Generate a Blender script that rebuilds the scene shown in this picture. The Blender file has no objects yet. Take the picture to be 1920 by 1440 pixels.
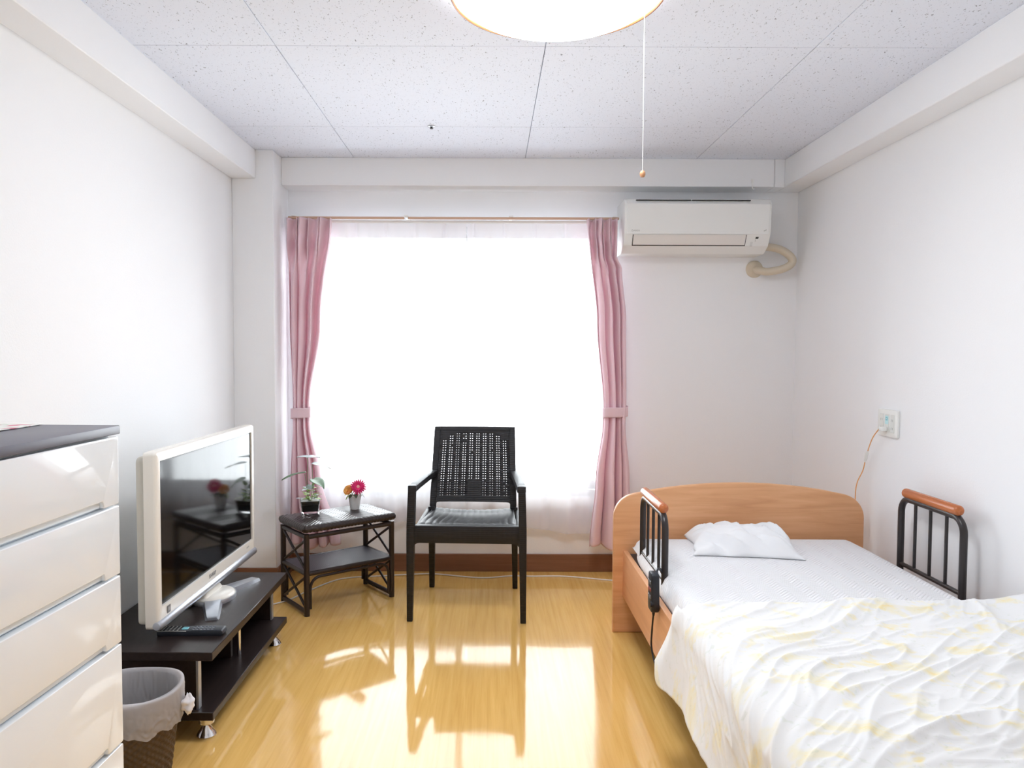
import bpy, bmesh, math, random
from mathutils import Vector, Matrix, noise
PI = math.pi
random.seed(7)
scene = bpy.context.scene
COL = scene.collection

# ------------------------------------------------------------------ camera, world, exposure
cam = bpy.data.cameras.new('camera')
cam.sensor_width = 36.0
cam.lens = 1400.0 / 1920.0 * 36.0
cam.shift_x = 41.0 / 1920.0
cam.clip_start = 0.02
camo = bpy.data.objects.new('camera', cam)
COL.objects.link(camo)
camo.matrix_world = (Matrix.Translation((0, 0, 1.236)) @ Matrix.Rotation(math.radians(90 - 2.45), 4, 'X')
                     @ Matrix.Rotation(math.radians(0.2), 4, 'Z'))
scene.camera = camo

world = bpy.data.worlds.new('overcast_sky')
scene.world = world
world.use_nodes = True
bgn = world.node_tree.nodes['Background']
bgn.inputs['Color'].default_value = (0.93, 0.965, 1.0, 1)
bgn.inputs['Strength'].default_value = 7.0

# portal in the window opening: only guides the sampling of the sky light
pl = bpy.data.lights.new('window_portal', 'AREA')
pl.shape = 'RECTANGLE'; pl.size = 1.76; pl.size_y = 1.50
pl.cycles.is_portal = True
plo = bpy.data.objects.new('window_portal', pl); COL.objects.link(plo)
plo.location = (-0.18, 4.36, 1.20)
plo.rotation_euler = (math.radians(-90), 0, 0)

vs = scene.view_settings
vs.view_transform = 'Standard'; vs.look = 'None'
vs.exposure = 0.81; vs.gamma = 1.0; vs.use_curve_mapping = False
scene.cycles.max_bounces = 9
scene.cycles.diffuse_bounces = 6
scene.cycles.glossy_bounces = 3
scene.cycles.transmission_bounces = 6
scene.cycles.transparent_max_bounces = 8
scene.cycles.caustics_reflective = False
scene.cycles.caustics_refractive = False
scene.cycles.sample_clamp_indirect = 6.0

# ------------------------------------------------------------------ helpers
def lin(c):
    return tuple(((v / 255.0) / 12.92 if v / 255.0 <= 0.04045 else ((v / 255.0 + 0.055) / 1.055) ** 2.4) for v in c)

MATS = {}
def mat(name, rgb=(200, 200, 200), rough=0.5, metal=0.0, spec=0.5, coat=0.0, emit=None, estr=0.0, trans=0.0,
        ior=1.45, sheen=0.0, alpha=1.0):
    if name in MATS: return MATS[name]
    m = bpy.data.materials.new(name); m.use_nodes = True
    b = m.node_tree.nodes['Principled BSDF']
    b.inputs['Base Color'].default_value = (*lin(rgb), 1)
    b.inputs['Roughness'].default_value = rough
    b.inputs['Metallic'].default_value = metal
    b.inputs['Specular IOR Level'].default_value = spec
    b.inputs['Coat Weight'].default_value = coat
    b.inputs['Coat Roughness'].default_value = 0.06
    b.inputs['Transmission Weight'].default_value = trans
    b.inputs['IOR'].default_value = ior
    b.inputs['Sheen Weight'].default_value = sheen
    if emit:
        b.inputs['Emission Color'].default_value = (*lin(emit), 1)
        b.inputs['Emission Strength'].default_value = estr
    MATS[name] = m
    return m

def nodes(m):
    nt = m.node_tree
    return nt, nt.nodes, nt.links, nt.nodes['Principled BSDF']

def coords(nt, scale=(1, 1, 1), rot=(0, 0, 0), kind='Object'):
    tc = nt.nodes.new('ShaderNodeTexCoord'); mp = nt.nodes.new('ShaderNodeMapping')
    mp.inputs['Scale'].default_value = scale; mp.inputs['Rotation'].default_value = rot
    nt.links.new(tc.outputs[kind], mp.inputs['Vector'])
    return mp.outputs['Vector']

def tex_noise(nt, vec, scale, detail=3, rough=0.5, dist=0.0):
    n = nt.nodes.new('ShaderNodeTexNoise')
    n.inputs['Scale'].default_value = scale; n.inputs['Detail'].default_value = detail
    n.inputs['Roughness'].default_value = rough; n.inputs['Distortion'].default_value = dist
    nt.links.new(vec, n.inputs['Vector'])
    return n.outputs['Fac']

def ramp(nt, fac, stops):
    r = nt.nodes.new('ShaderNodeValToRGB')
    e = r.color_ramp.elements
    while len(e) < len(stops): e.new(0.5)
    for k, (p, c) in enumerate(stops):
        e[k].position = p
        e[k].color = (*c, 1) if len(c) == 3 else c
    nt.links.new(fac, r.inputs['Fac'])
    return r.outputs['Color']

def bump(nt, b, height, strength=0.2, dist=0.01):
    n = nt.nodes.new('ShaderNodeBump')
    n.inputs['Strength'].default_value = strength; n.inputs['Distance'].default_value = dist
    nt.links.new(height, n.inputs['Height']); nt.links.new(n.outputs['Normal'], b.inputs['Normal'])

def mixc(nt, fac, a, b_, mode='MIX'):
    n = nt.nodes.new('ShaderNodeMix'); n.data_type = 'RGBA'; n.blend_type = mode
    if isinstance(fac, float): n.inputs[0].default_value = fac
    else: nt.links.new(fac, n.inputs[0])
    for s, v in ((6, a), (7, b_)):
        if isinstance(v, tuple): n.inputs[s].default_value = (*v, 1)
        else: nt.links.new(v, n.inputs[s])
    return n.outputs[2]

# ------------------------------------------------------------------ materials
def m_wall():
    m = mat('wall_paper', (243, 244, 246), 0.85, spec=0.25)
    nt, N, L, b = nodes(m)
    v = coords(nt)
    bump(nt, b, tex_noise(nt, v, 160, 4, 0.6), 0.12, 0.004)
    return m
WALL = m_wall()

def m_ceiling():
    m = mat('ceiling_board', (240, 242, 246), 0.9, spec=0.15)
    nt, N, L, b = nodes(m)
    # short worm-shaped pits of rock wool board, their inner shade put into the colour
    v = coords(nt, (150, 62, 1), (0, 0, 0.35))
    f = tex_noise(nt, v, 1.0, 2.2, 0.6, 0.6)
    v2 = coords(nt, (230, 110, 1), (0, 0, -0.3))
    f2 = tex_noise(nt, v2, 1.0, 2, 0.5, 0.4)
    base = lin((233, 238, 249)); pit_shade = lin((150, 152, 160))
    c1 = ramp(nt, f, [(0.30, pit_shade), (0.34, base)])
    c2 = ramp(nt, f2, [(0.28, lin((190, 192, 198))), (0.325, (1, 1, 1))])
    L.new(mixc(nt, 1.0, c1, c2, 'MULTIPLY'), b.inputs['Base Color'])
    bump(nt, b, ramp(nt, f, [(0.28, (0, 0, 0)), (0.34, (1, 1, 1))]), 0.35, 0.003)
    return m
CEIL = m_ceiling()

def m_floor():
    m = mat('waxed_floor', (206, 160, 86), 0.1, spec=0.55)
    nt, N, L, b = nodes(m)
    v = coords(nt, (60, 2.2, 1))
    g1 = tex_noise(nt, v, 1.0, 5, 0.6, 0.3)
    v2 = coords(nt, (9, 0.6, 1))
    g2 = tex_noise(nt, v2, 1.0, 3, 0.5)
    c = ramp(nt, g1, [(0.25, lin((222, 174, 96))), (0.5, lin((233, 187, 110))), (0.75, lin((240, 198, 124)))])
    c2 = ramp(nt, g2, [(0.3, (0.90, 0.88, 0.84)), (0.7, (1, 1, 1))])
    L.new(mixc(nt, 1.0, c, c2, 'MULTIPLY'), b.inputs['Base Color'])
    vb = coords(nt, (1, 1, 1))
    h = tex_noise(nt, vb, 5.0, 2, 0.4)
    rr = ramp(nt, tex_noise(nt, vb, 2.2, 4, 0.6), [(0.3, (0.045, 0.045, 0.045)), (0.75, (0.10, 0.10, 0.10))])
    L.new(rr, b.inputs['Roughness'])
    bump(nt, b, h, 0.06, 0.012)
    return m
FLOOR = m_floor()

def m_wood(name, cols, scale, rough=0.35, dist=1.2, spec=0.45, rot=(0, 0, 0)):
    m = mat(name, cols[1], rough, spec=spec)
    nt, N, L, b = nodes(m)
    v = coords(nt, scale, rot)
    f = tex_noise(nt, v, 1.0, 5, 0.55, dist)
    L.new(ramp(nt, f, [(0.25, lin(cols[0])), (0.5, lin(cols[1])), (0.75, lin(cols[2]))]), b.inputs['Base Color'])
    return m
BEDWOOD = m_wood('bed_beech', ((208, 152, 108), (221, 166, 121), (230, 178, 134)), (2.2, 2.2, 34), 0.38)
BEDSIDE = m_wood('bed_beech_side', ((214, 156, 112), (224, 166, 122), (232, 178, 136)), (30, 1.6, 26), 0.38)
GRIP = m_wood('grip_wood', ((170, 94, 54), (188, 110, 66), (202, 126, 82)), (60, 5, 60), 0.25, 0.6)
STANDWOOD = m_wood('dark_laminate', ((40, 32, 31), (45, 36, 35), (52, 42, 40)), (70, 3, 70), 0.32, 0.5, 0.22)
BASEB = m_wood('baseboard_brown', ((126, 86, 62), (132, 92, 68), (140, 98, 74)), (3, 3, 50), 0.45)

def m_plaster_pink():
    m = mat('pink_curtain_cloth', (246, 219, 227), 0.75, spec=0.2, sheen=0.4)
    nt, N, L, b = nodes(m)
    v = coords(nt, (400, 400, 30))
    bump(nt, b, tex_noise(nt, v, 1.0, 2), 0.08, 0.002)
    # a little light passes through the cloth
    tr = N.new('ShaderNodeBsdfTranslucent'); tr.inputs['Color'].default_value = (*lin((232, 196, 206)), 1)
    mx = N.new('ShaderNodeMixShader'); mx.inputs[0].default_value = 0.2
    out = N['Material Output']
    L.new(b.outputs[0], mx.inputs[1]); L.new(tr.outputs[0], mx.inputs[2]); L.new(mx.outputs[0], out.inputs['Surface'])
    return m
PINK = m_plaster_pink()

def m_sheer(name, clear, front=.45):
    m = bpy.data.materials.new(name); m.use_nodes = True
    nt = m.node_tree; N = nt.nodes; L = nt.links
    N.remove(N['Principled BSDF'])
    t = N.new('ShaderNodeBsdfTransparent')
    tl = N.new('ShaderNodeBsdfTranslucent'); tl.inputs['Color'].default_value = (0.93, 0.92, 0.95, 1)
    d = N.new('ShaderNodeBsdfDiffuse'); d.inputs['Color'].default_value = (0.9, 0.89, 0.93, 1)
    m1 = N.new('ShaderNodeMixShader'); m1.inputs[0].default_value = front
    m2 = N.new('ShaderNodeMixShader'); m2.inputs[0].default_value = clear
    L.new(tl.outputs[0], m1.inputs[1]); L.new(d.outputs[0], m1.inputs[2])
    L.new(m1.outputs[0], m2.inputs[1]); L.new(t.outputs[0], m2.inputs[2])
    L.new(m2.outputs[0], N['Material Output'].inputs['Surface'])
    return m
SHEER = m_sheer('sheer_voile', 0.42)
TAPE = m_sheer('sheer_heading', 0.0, .86)
LINER = m_sheer('bag_film', 0.30, .5)

def m_linen():
    m = mat('white_quilt_pad', (240, 241, 244), 0.9, spec=0.1, sheen=0.2)
    nt, N, L, b = nodes(m)
    # zigzag quilting: lines whose direction flips from band to band
    tc = N.new('ShaderNodeTexCoord'); sx = N.new('ShaderNodeSeparateXYZ')
    L.new(tc.outputs['Object'], sx.inputs[0])
    def mth(op, a, c=None):
        n = N.new('ShaderNodeMath'); n.operation = op
        for k, v in enumerate((a, c)):
            if v is None: continue
            if isinstance(v, (int, float)): n.inputs[k].default_value = v
            else: L.new(v, n.inputs[k])
        return n.outputs[0]
    pp = mth('PINGPONG', sx.outputs['X'], 0.045)
    s = mth('ADD', sx.outputs['Y'], mth('MULTIPLY', pp, 1.1))
    w = mth('ABSOLUTE', mth('SINE', mth('MULTIPLY', s, PI / 0.017)))
    w2 = mth('POWER', w, 0.5)
    nz = tex_noise(nt, tc.outputs['Object'], 7, 3)
    hgt = mth('ADD', mth('MULTIPLY', w2, 0.45), mth('MULTIPLY', nz, 1.6))
    bump(nt, b, hgt, 0.6, 0.012)
    return m
PAD = m_linen()
PILLOW = mat('pillow_cotton', (238, 240, 243), 0.9, spec=0.1, sheen=0.2)

def m_duvet():
    m = mat('duvet_print', (244, 244, 242), 0.9, spec=0.1, sheen=0.2)
    nt, N, L, b = nodes(m)
    v = coords(nt, (1, 1, 1), kind='UV')
    f = tex_noise(nt, v, 11, 3, 0.6, 0.5)
    f2 = tex_noise(nt, v, 26, 4, 0.65, 0.8)
    f3 = tex_noise(nt, v, 46, 3, 0.6, 1.5)
    white = lin((239, 240, 241))
    blot = ramp(nt, f, [(0.52, (0, 0, 0)), (0.62, (1, 1, 1))])
    soft = mixc(nt, blot, white, lin((242, 237, 215)))
    spot = ramp(nt, f2, [(0.53, (0, 0, 0)), (0.66, (1, 1, 1))])
    both = mixc(nt, 1.0, blot, spot, 'MULTIPLY')
    c2 = mixc(nt, both, soft, lin((245, 229, 176)))
    sprig = ramp(nt, f3, [(0.60, (0, 0, 0)), (0.68, (0.3, 0.3, 0.3))])
    c3 = mixc(nt, sprig, c2, lin((206, 216, 198)))
    L.new(c3, b.inputs['Base Color'])
    return m
DUVET = m_duvet()

WHITEP = mat('white_gloss_drawer', (242, 247, 252), 0.05, spec=0.5, coat=0.5)
WHITEM = mat('white_cabinet_body', (232, 238, 242), 0.4)
SLAB = mat('grey_slab', (98, 98, 110), 0.4)
TVWHITE = mat('tv_cream_plastic', (238, 234, 226), 0.25, coat=0.2)
TVBACK = mat('tv_back_plastic', (205, 202, 192), 0.45)
SCREEN = mat('tv_screen', (8, 8, 10), 0.07, spec=0.45)
SCREENRIM = mat('tv_screen_rim', (9, 9, 11), 0.25)
SILVER = mat('silver_plastic', (186, 190, 198), 0.28, metal=0.65)
CHROME = mat('chrome', (225, 225, 228), 0.08, metal=1.0)
GREYTEXT = mat('grey_print', (128, 128, 130), 0.5)
PALETEXT = mat('pale_print', (186, 186, 184), 0.5)
DARK = mat('dark_seam', (40, 38, 37), 0.6)
ACWHITE = mat('ac_white', (238, 239, 237), 0.35)
ACLOUVER = mat('ac_louver', (232, 228, 224), 0.4)
PIPE = mat('pipe_wrap', (214, 202, 182), 0.6)
RACKBLACK = mat('rail_black', (50, 46, 47), 0.3)
DECK = mat('deck_grey', (66, 64, 66), 0.5)
YELLOW = mat('yellow_tape', (214, 200, 110), 0.5)
HANDSET = mat('handset_black', (38, 42, 50), 0.45)
RUBBER = mat('cable_black', (28, 28, 32), 0.5)
WHITECABLE = mat('cable_white', (236, 234, 230), 0.45)
ORANGECABLE = mat('cable_orange', (236, 172, 108), 0.45)
PLASTICW = mat('switch_plate_white', (238, 239, 236), 0.3)
PLASTICG = mat('switch_insert', (224, 226, 222), 0.35)
TEAL = mat('teal_sticker', (120, 190, 200), 0.5)
PALETEAL = mat('pale_teal_sticker', (196, 228, 230), 0.5)
TRACK = mat('track_brown', (206, 170, 146), 0.45)
TRACKW = mat('track_white', (240, 240, 238), 0.45)
ALU = mat('window_frame_aluminium', (196, 196, 196), 0.4, metal=0.5)
GLASS = mat('clear_glass', (255, 255, 255), 0.0, trans=1.0, ior=1.46)
LAMPRIM = m_wood('lamp_wood', ((138, 88, 52), (150, 98, 60), (164, 112, 74)), (12, 12, 40), 0.35)
LAMP = mat('lamp_shade_lit', (250, 250, 250), 0.5, emit=(245, 249, 254), estr=13.5)
LAMPBASE = mat('lamp_base', (240, 240, 240), 0.5)
LEAF = mat('leaf_green', (92, 122, 92), 0.4)
LEAFPALE = mat('leaf_pale', (198, 212, 214), 0.4)
LEAFLIME = mat('leaf_lime', (168, 196, 108), 0.45)
LEAFDARK = mat('leaf_dark', (62, 74, 52), 0.5)
STEM = mat('stem_green', (104, 124, 84), 0.5)
SOIL = mat('soil_dark', (44, 38, 38), 0.9)
GEL = mat('white_gravel', (226, 228, 228), 0.6)
POTWHITE = mat('pot_white', (236, 236, 236), 0.35)
MAGENTA = mat('gerbera_magenta', (226, 36, 112), 0.55)
PETALPINK = mat('gerbera_heart', (248, 176, 176), 0.6)
ROSE = mat('rose_orange', (248, 188, 104), 0.55)
BASKET = mat('basket_brown', (84, 66, 46), 0.6)
BRASS = mat('sprinkler_metal', (170, 172, 176), 0.25, metal=0.9)
BEAD = mat('bead_wood', (196, 146, 108), 0.5)

def m_window_glass():
    m = bpy.data.materials.new('window_glass'); m.use_nodes = True
    nt = m.node_tree; N = nt.nodes; L = nt.links
    N.remove(N['Principled BSDF'])
    t = N.new('ShaderNodeBsdfTransparent'); t.inputs['Color'].default_value = (0.97, 0.985, 0.98, 1)
    g = N.new('ShaderNodeBsdfGlossy'); g.inputs['Roughness'].default_value = 0.02
    fr = N.new('ShaderNodeFresnel'); fr.inputs['IOR'].default_value = 1.3
    mx = N.new('ShaderNodeMixShader')
    L.new(fr.outputs[0], mx.inputs[0]); L.new(t.outputs[0], mx.inputs[1]); L.new(g.outputs[0], mx.inputs[2])
    L.new(mx.outputs[0], N['Material Output'].inputs['Surface'])
    return m
WGLASS = m_window_glass()

def m_rattan(name, rgb, rough, sx, sz, strength):
    m = mat(name, rgb, rough, spec=0.5)
    nt, N, L, b = nodes(m)
    v = coords(nt, (1, 1, 1))
    ch = N.new('ShaderNodeTexWave'); ch.bands_direction = 'Z'; ch.inputs['Scale'].default_value = sz
    ch2 = N.new('ShaderNodeTexWave'); ch2.bands_direction = 'X'; ch2.inputs['Scale'].default_value = sx
    L.new(v, ch.inputs['Vector']); L.new(v, ch2.inputs['Vector'])
    h = mixc(nt, 0.5, ch.outputs['Color'], ch2.outputs['Color'], 'ADD')
    bump(nt, b, h, strength, 0.002)
    return m
CHAIRM = m_rattan('black_rattan_plastic', (24, 23, 27), 0.46, 14, 34, 0.35)
RATTAN = mat('dark_rattan', (44, 33, 31), 0.32, spec=0.55)
WOVEN = mat('woven_rattan', (50, 41, 40), 0.33, spec=0.55)
SHELFM = m_rattan('woven_shelf', (70, 68, 76), 0.4, 40, 40, 0.3)

def m_floral():
    m = mat('floral_cloth', (244, 244, 240), 0.85)
    nt, N, L, b = nodes(m)
    v = coords(nt)
    f = tex_noise(nt, v, 22, 2, 0.5, 0.3)
    c = ramp(nt, f, [(0.55, lin((243, 243, 238))), (0.62, lin((226, 150, 166)))])
    f2 = tex_noise(nt, v, 34, 2, 0.5)
    g = ramp(nt, f2, [(0.60, (0, 0, 0)), (0.66, (0.6, 0.6, 0.6))])
    L.new(mixc(nt, g, c, lin((186, 204, 176))), b.inputs['Base Color'])
    return m
FLORAL = m_floral()

# ------------------------------------------------------------------ mesh builder
class B:
    def __init__(s): s.bm = bmesh.new()
    def box(s, x0, x1, y0, y1, z0, z1, bev=0.0, seg=2):
        r = bmesh.ops.create_cube(s.bm, size=1.0)
        for v in r['verts']:
            v.co = Vector(((x0 + x1) / 2 + v.co.x * (x1 - x0), (y0 + y1) / 2 + v.co.y * (y1 - y0), (z0 + z1) / 2 + v.co.z * (z1 - z0)))
        if bev > 0:
            es = list({e for v in r['verts'] for e in v.link_edges})
            bmesh.ops.bevel(s.bm, geom=es, offset=bev, segments=seg, affect='EDGES', profile=0.5, clamp_overlap=True)
        return s
    def tube(s, pts, r, n=10, closed=False, caps=True):
        pts = [Vector(p) for p in pts]; k = len(pts)
        rs = r if isinstance(r, (list, tuple)) else [r] * k
        tang = []
        for i in range(k):
            a = pts[(i - 1) % k] if (closed or i > 0) else pts[i]
            b = pts[(i + 1) % k] if (closed or i < k - 1) else pts[i]
            tang.append((b - a).normalized())
        up = Vector((0, 0, 1)) if abs(tang[0].z) < 0.9 else Vector((1, 0, 0))
        nn = (up - tang[0] * up.dot(tang[0])).normalized()
        rings = []
        for i in range(k):
            nn = (nn - tang[i] * nn.dot(tang[i])).normalized()
            bb = tang[i].cross(nn)
            rings.append([s.bm.verts.new(pts[i] + (nn * math.cos(2 * PI * j / n) + bb * math.sin(2 * PI * j / n)) * rs[i]) for j in range(n)])
        for i in range(k if closed else k - 1):
            A, C = rings[i], rings[(i + 1) % k]
            for j in range(n):
                s.bm.faces.new((A[j], A[(j + 1) % n], C[(j + 1) % n], C[j]))
        if caps and not closed:
            s.bm.faces.new(list(reversed(rings[0]))); s.bm.faces.new(rings[-1])
        return s
    def lathe(s, prof, n=32, c=(0, 0, 0), axis='Z', wob=None):
        rings = []
        for (r, z) in prof:
            ring = []
            for j in range(n):
                a = 2 * PI * j / n
                rr = r if wob is None else wob(r, z, a)
                p = Vector((rr * math.cos(a), rr * math.sin(a), z))
                if axis == 'X': p = Vector((p.z, p.x, p.y))
                if axis == 'Y': p = Vector((p.y, p.z, p.x))
                ring.append(s.bm.verts.new(p + Vector(c)))
            rings.append(ring)
        for i in range(len(prof) - 1):
            for j in range(n):
                s.bm.faces.new((rings[i][j], rings[i][(j + 1) % n], rings[i + 1][(j + 1) % n], rings[i + 1][j]))
        if prof[0][0] > 1e-6: s.bm.faces.new(list(reversed(rings[0])))
        if prof[-1][0] > 1e-6: s.bm.faces.new(rings[-1])
        bmesh.ops.remove_doubles(s.bm, verts=[v for v in s.bm.verts], dist=1e-6)
        return s
    def prism(s, poly, axis, a0, a1, bev=0.0, seg=2):
        def P(u, v, a):
            return {'X': (a, u, v), 'Y': (u, a, v), 'Z': (u, v, a)}[axis]
        A = [s.bm.verts.new(P(u, v, a0)) for u, v in poly]; C = [s.bm.verts.new(P(u, v, a1)) for u, v in poly]
        n = len(poly)
        f0 = s.bm.faces.new(list(reversed(A))); f1 = s.bm.faces.new(C)
        fs = [f0, f1]
        for i in range(n):
            fs.append(s.bm.faces.new((A[i], A[(i + 1) % n], C[(i + 1) % n], C[i])))
        bmesh.ops.recalc_face_normals(s.bm, faces=fs)
        if bev > 0:
            es = list(set(f0.edges) | set(f1.edges))
            bmesh.ops.bevel(s.bm, geom=es, offset=bev, segments=seg, affect='EDGES', profile=0.5, clamp_overlap=True)
        return s
    def grid(s, fn, nu, nv, wu=False, wv=False, uv=False, flip=False):
        V = [[s.bm.verts.new(fn(i / (nu if wu else nu - 1), j / (nv if wv else nv - 1))) for j in range(nv)] for i in range(nu)]
        lay = s.bm.loops.layers.uv.verify() if uv else None
        for i in range(nu if wu else nu - 1):
            for j in range(nv if wv else nv - 1):
                i2, j2 = (i + 1) % nu, (j + 1) % nv
                q = (V[i][j], V[i2][j], V[i2][j2], V[i][j2])
                f = s.bm.faces.new(tuple(reversed(q)) if flip else q)
                if lay:
                    uvs = ((i, j), (i + 1, j), (i + 1, j + 1), (i, j + 1))
                    if flip: uvs = tuple(reversed(uvs))
                    for lp, (a, b) in zip(f.loops, uvs): lp[lay].uv = (a / (nu - 1), b / (nv - 1))
        return s
    def build(s, name, m, parent=None, sharp=38, loc=None, rz=0.0):
        bm = s.bm
        bm.normal_update()
        for f in bm.faces: f.smooth = True
        lim = math.radians(sharp)
        for e in bm.edges:
            if len(e.link_faces) == 2 and e.calc_face_angle(0) > lim: e.smooth = False
        me = bpy.data.meshes.new(name); bm.to_mesh(me); bm.free()
        me.materials.append(m)
        o = bpy.data.objects.new(name, me); COL.objects.link(o)
        if parent: o.parent = parent
        if loc: o.location = loc
        if rz: o.rotation_euler = (0, 0, rz)
        return o

def fillet(poly, radii, n=5):
    out = []
    k = len(poly)
    for i in range(k):
        p = Vector(poly[i]); r = radii[i] if isinstance(radii, (list, tuple)) else radii
        if r <= 0: out.append(tuple(p)); continue
        a = (Vector(poly[i - 1]) - p); b = (Vector(poly[(i + 1) % k]) - p)
        ua, ub = a.normalized(), b.normalized()
        ang = ua.angle(ub); t = min(r / math.tan(ang / 2), a.length * 0.49, b.length * 0.49)
        rr = t * math.tan(ang / 2)
        c = p + (ua + ub).normalized() * (rr / math.sin(ang / 2))
        s0 = p + ua * t - c; s1 = p + ub * t - c
        a0 = math.atan2(s0.y, s0.x); a1 = math.atan2(s1.y, s1.x)
        d = (a1 - a0 + PI) % (2 * PI) - PI
        for j in range(n + 1):
            q = a0 + d * j / n
            out.append((c.x + rr * math.cos(q), c.y + rr * math.sin(q)))
    return out

def rect(u0, u1, v0, v1): return [(u0, v0), (u1, v0), (u1, v1), (u0, v1)]
def sm(a, b, x):
    t = max(0.0, min(1.0, (x - a) / (b - a))); return t * t * (3 - 2 * t)
def lerp_table(tab, x):
    for (x0, v0), (x1, v1) in zip(tab, tab[1:]):
        if x <= x1 or (x1, v1) == tab[-1]:
            t = max(0.0, min(1.0, (x - x0) / (x1 - x0))); t = t * t * (3 - 2 * t)
            return v0 + (v1 - v0) * t
    return tab[-1][1]
def bez(pts, n=24):
    """Catmull-Rom through points."""
    P = [Vector(p) for p in pts]; P = [2 * P[0] - P[1]] + P + [2 * P[-1] - P[-2]]
    out = []
    for i in range(1, len(P) - 2):
        for j in range(n):
            t = j / n
            out.append(0.5 * ((2 * P[i]) + (-P[i - 1] + P[i + 1]) * t + (2 * P[i - 1] - 5 * P[i] + 4 * P[i + 1] - P[i + 2]) * t * t
                              + (-P[i - 1] + 3 * P[i] - 3 * P[i + 1] + P[i + 2]) * t ** 3))
    out.append(P[-2]); return out

def tag(o, label, cat, group=None, kind=None):
    o['label'] = label; o['category'] = cat
    if group: o['group'] = group
    if kind: o['kind'] = kind
    return o
def thing(name, label, cat, loc=(0, 0, 0), rz=0.0, group=None):
    o = bpy.data.objects.new(name, None); o.empty_display_size = 0.05; COL.objects.link(o)
    o.location = loc; o.rotation_euler = (0, 0, rz)
    return tag(o, label, cat, group)
def struct(o, label, cat): return tag(o, label, cat, kind='structure')
def text(body, size, m, parent, mw, name='lettering', ext=0.0003):
    cu = bpy.data.curves.new(name, 'FONT'); cu.body = body; cu.size = size; cu.extrude = ext
    cu.align_x = 'CENTER'; cu.align_y = 'CENTER'
    cu.materials.append(m)
    o = bpy.data.objects.new(name, cu); COL.objects.link(o)
    me = bpy.data.meshes.new_from_object(o); bpy.data.objects.remove(o)
    o = bpy.data.objects.new(name, me); COL.objects.link(o)
    o.parent = parent; o.matrix_local = mw
    return o
def share(name, o, parent, loc, rz=0.0):
    c = bpy.data.objects.new(name, o.data); COL.objects.link(c); c.parent = parent; c.location = loc
    c.rotation_euler = (0, 0, rz)
    return c

# ------------------------------------------------------------------ room shell
XL, XR, YW, YB, ZC = -1.333, 1.70, 4.17, -0.5, 2.27
WX0, WX1, WZ0, WZ1 = -1.06, 0.70, 0.42, 1.935
struct(B().box(XL - .15, XR + .15, YB - .15, YW + .2, -0.1, 0).build('floor', FLOOR), 'shiny waxed honey-coloured wood-grain floor', 'floor')
struct(B().box(XL - .15, XL, YB - .15, YW + .2, 0, 2.4).build('wall_left', WALL), 'white papered wall behind the television and drawers', 'wall')
struct(B().box(XR, XR + .15, YB - .15, YW + .2, 0, 2.4).build('wall_right', WALL), 'white papered wall along the bed with the socket plate', 'wall')
struct(B().box(XL, XR, YB - .15, YB, 0, 2.4).build('wall_rear', WALL), 'white papered wall opposite the window', 'wall')
w = B()
w.box(XL, WX0, YW, YW + .2, 0, 2.4); w.box(WX1, XR, YW, YW + .2, 0, 2.4)
w.box(WX0, WX1, YW, YW + .2, 0, WZ0); w.box(WX0, WX1, YW, YW + .2, WZ1, 2.4)
struct(w.build('wall_window', WALL), 'white papered wall holding the window and air conditioner', 'wall')
# beams and pillar boxed in against walls and ceiling
struct(B().box(XL, -1.21, YB, 3.88, 2.122, ZC, .003, 1).build('beam_left', WALL), 'white boxed beam above the television wall', 'beam')
struct(B().box(1.572, XR, YB, YW, 2.122, ZC, .003, 1).build('beam_right', WALL), 'white boxed beam above the bed wall', 'beam')
struct(B().box(-1.119, 1.515, 4.03, YW, 2.122, ZC, .003, 1).build('beam_window', WALL), 'white boxed beam above the window and air conditioner', 'beam')
struct(B().box(1.517, 1.572, 4.034, YW, 2.122, ZC, .002, 1).build('trim_1', WALL), 'narrow white filler strip in the corner beside the beam', 'trim')
struct(B().box(XL, -1.119, 3.88, YW, 0, ZC, .003, 1).build('pillar_left', WALL), 'white square pillar in the corner beside the pink curtain', 'pillar')

ceil = struct(B().box(XL - .15, XR + .15, YB - .15, YW + .2, ZC + .012, ZC + .13).build('ceiling', mat('ceiling_joint', (172, 172, 176), .9)),
              'white pitted rock-wool board ceiling', 'ceiling')
xs = [-1.32, -0.731, 0.1835, 1.098, 1.69]
ys = [YB + 0.002]
y = 2.575 - 5 * 0.905
while y < 4.0:
    if y > YB + .05: ys.append(y)
    y += 0.905
ys.append(4.15)
for i in range(len(xs) - 1):
    for j in range(len(ys) - 1):
        B().box(xs[i] + .0012, xs[i + 1] - .0012, ys[j] + .0012, ys[j + 1] - .0012, ZC, ZC + .012, .001, 1).build('ceiling_board', CEIL, ceil)

struct(B().box(-1.119, XR, YW - .012, YW, 0, .1, .003, 1).build('baseboard_window', BASEB), 'brown skirting board below the window', 'baseboard')
struct(B().box(XL, XL + .01, YB, 3.88, 0, .1, .003, 1).build('baseboard_left', BASEB), 'brown skirting board behind the television stand', 'baseboard')
struct(B().box(XR - .01, XR, YB, YW - .012, 0, .1, .003, 1).build('baseboard_right', BASEB), 'brown skirting board behind the bed', 'baseboard')
struct(B().box(XL + .01, -1.109, 3.868, 3.88, 0, .1, .003, 1).build('baseboard_pillar', BASEB), 'brown skirting board at the foot of the pillar', 'baseboard')
struct(B().box(-1.119, -1.109, 3.88, YW - .012, 0, .1, .003, 1).build('baseboard_return', BASEB), 'brown skirting board on the window side of the pillar', 'baseboard')

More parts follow.
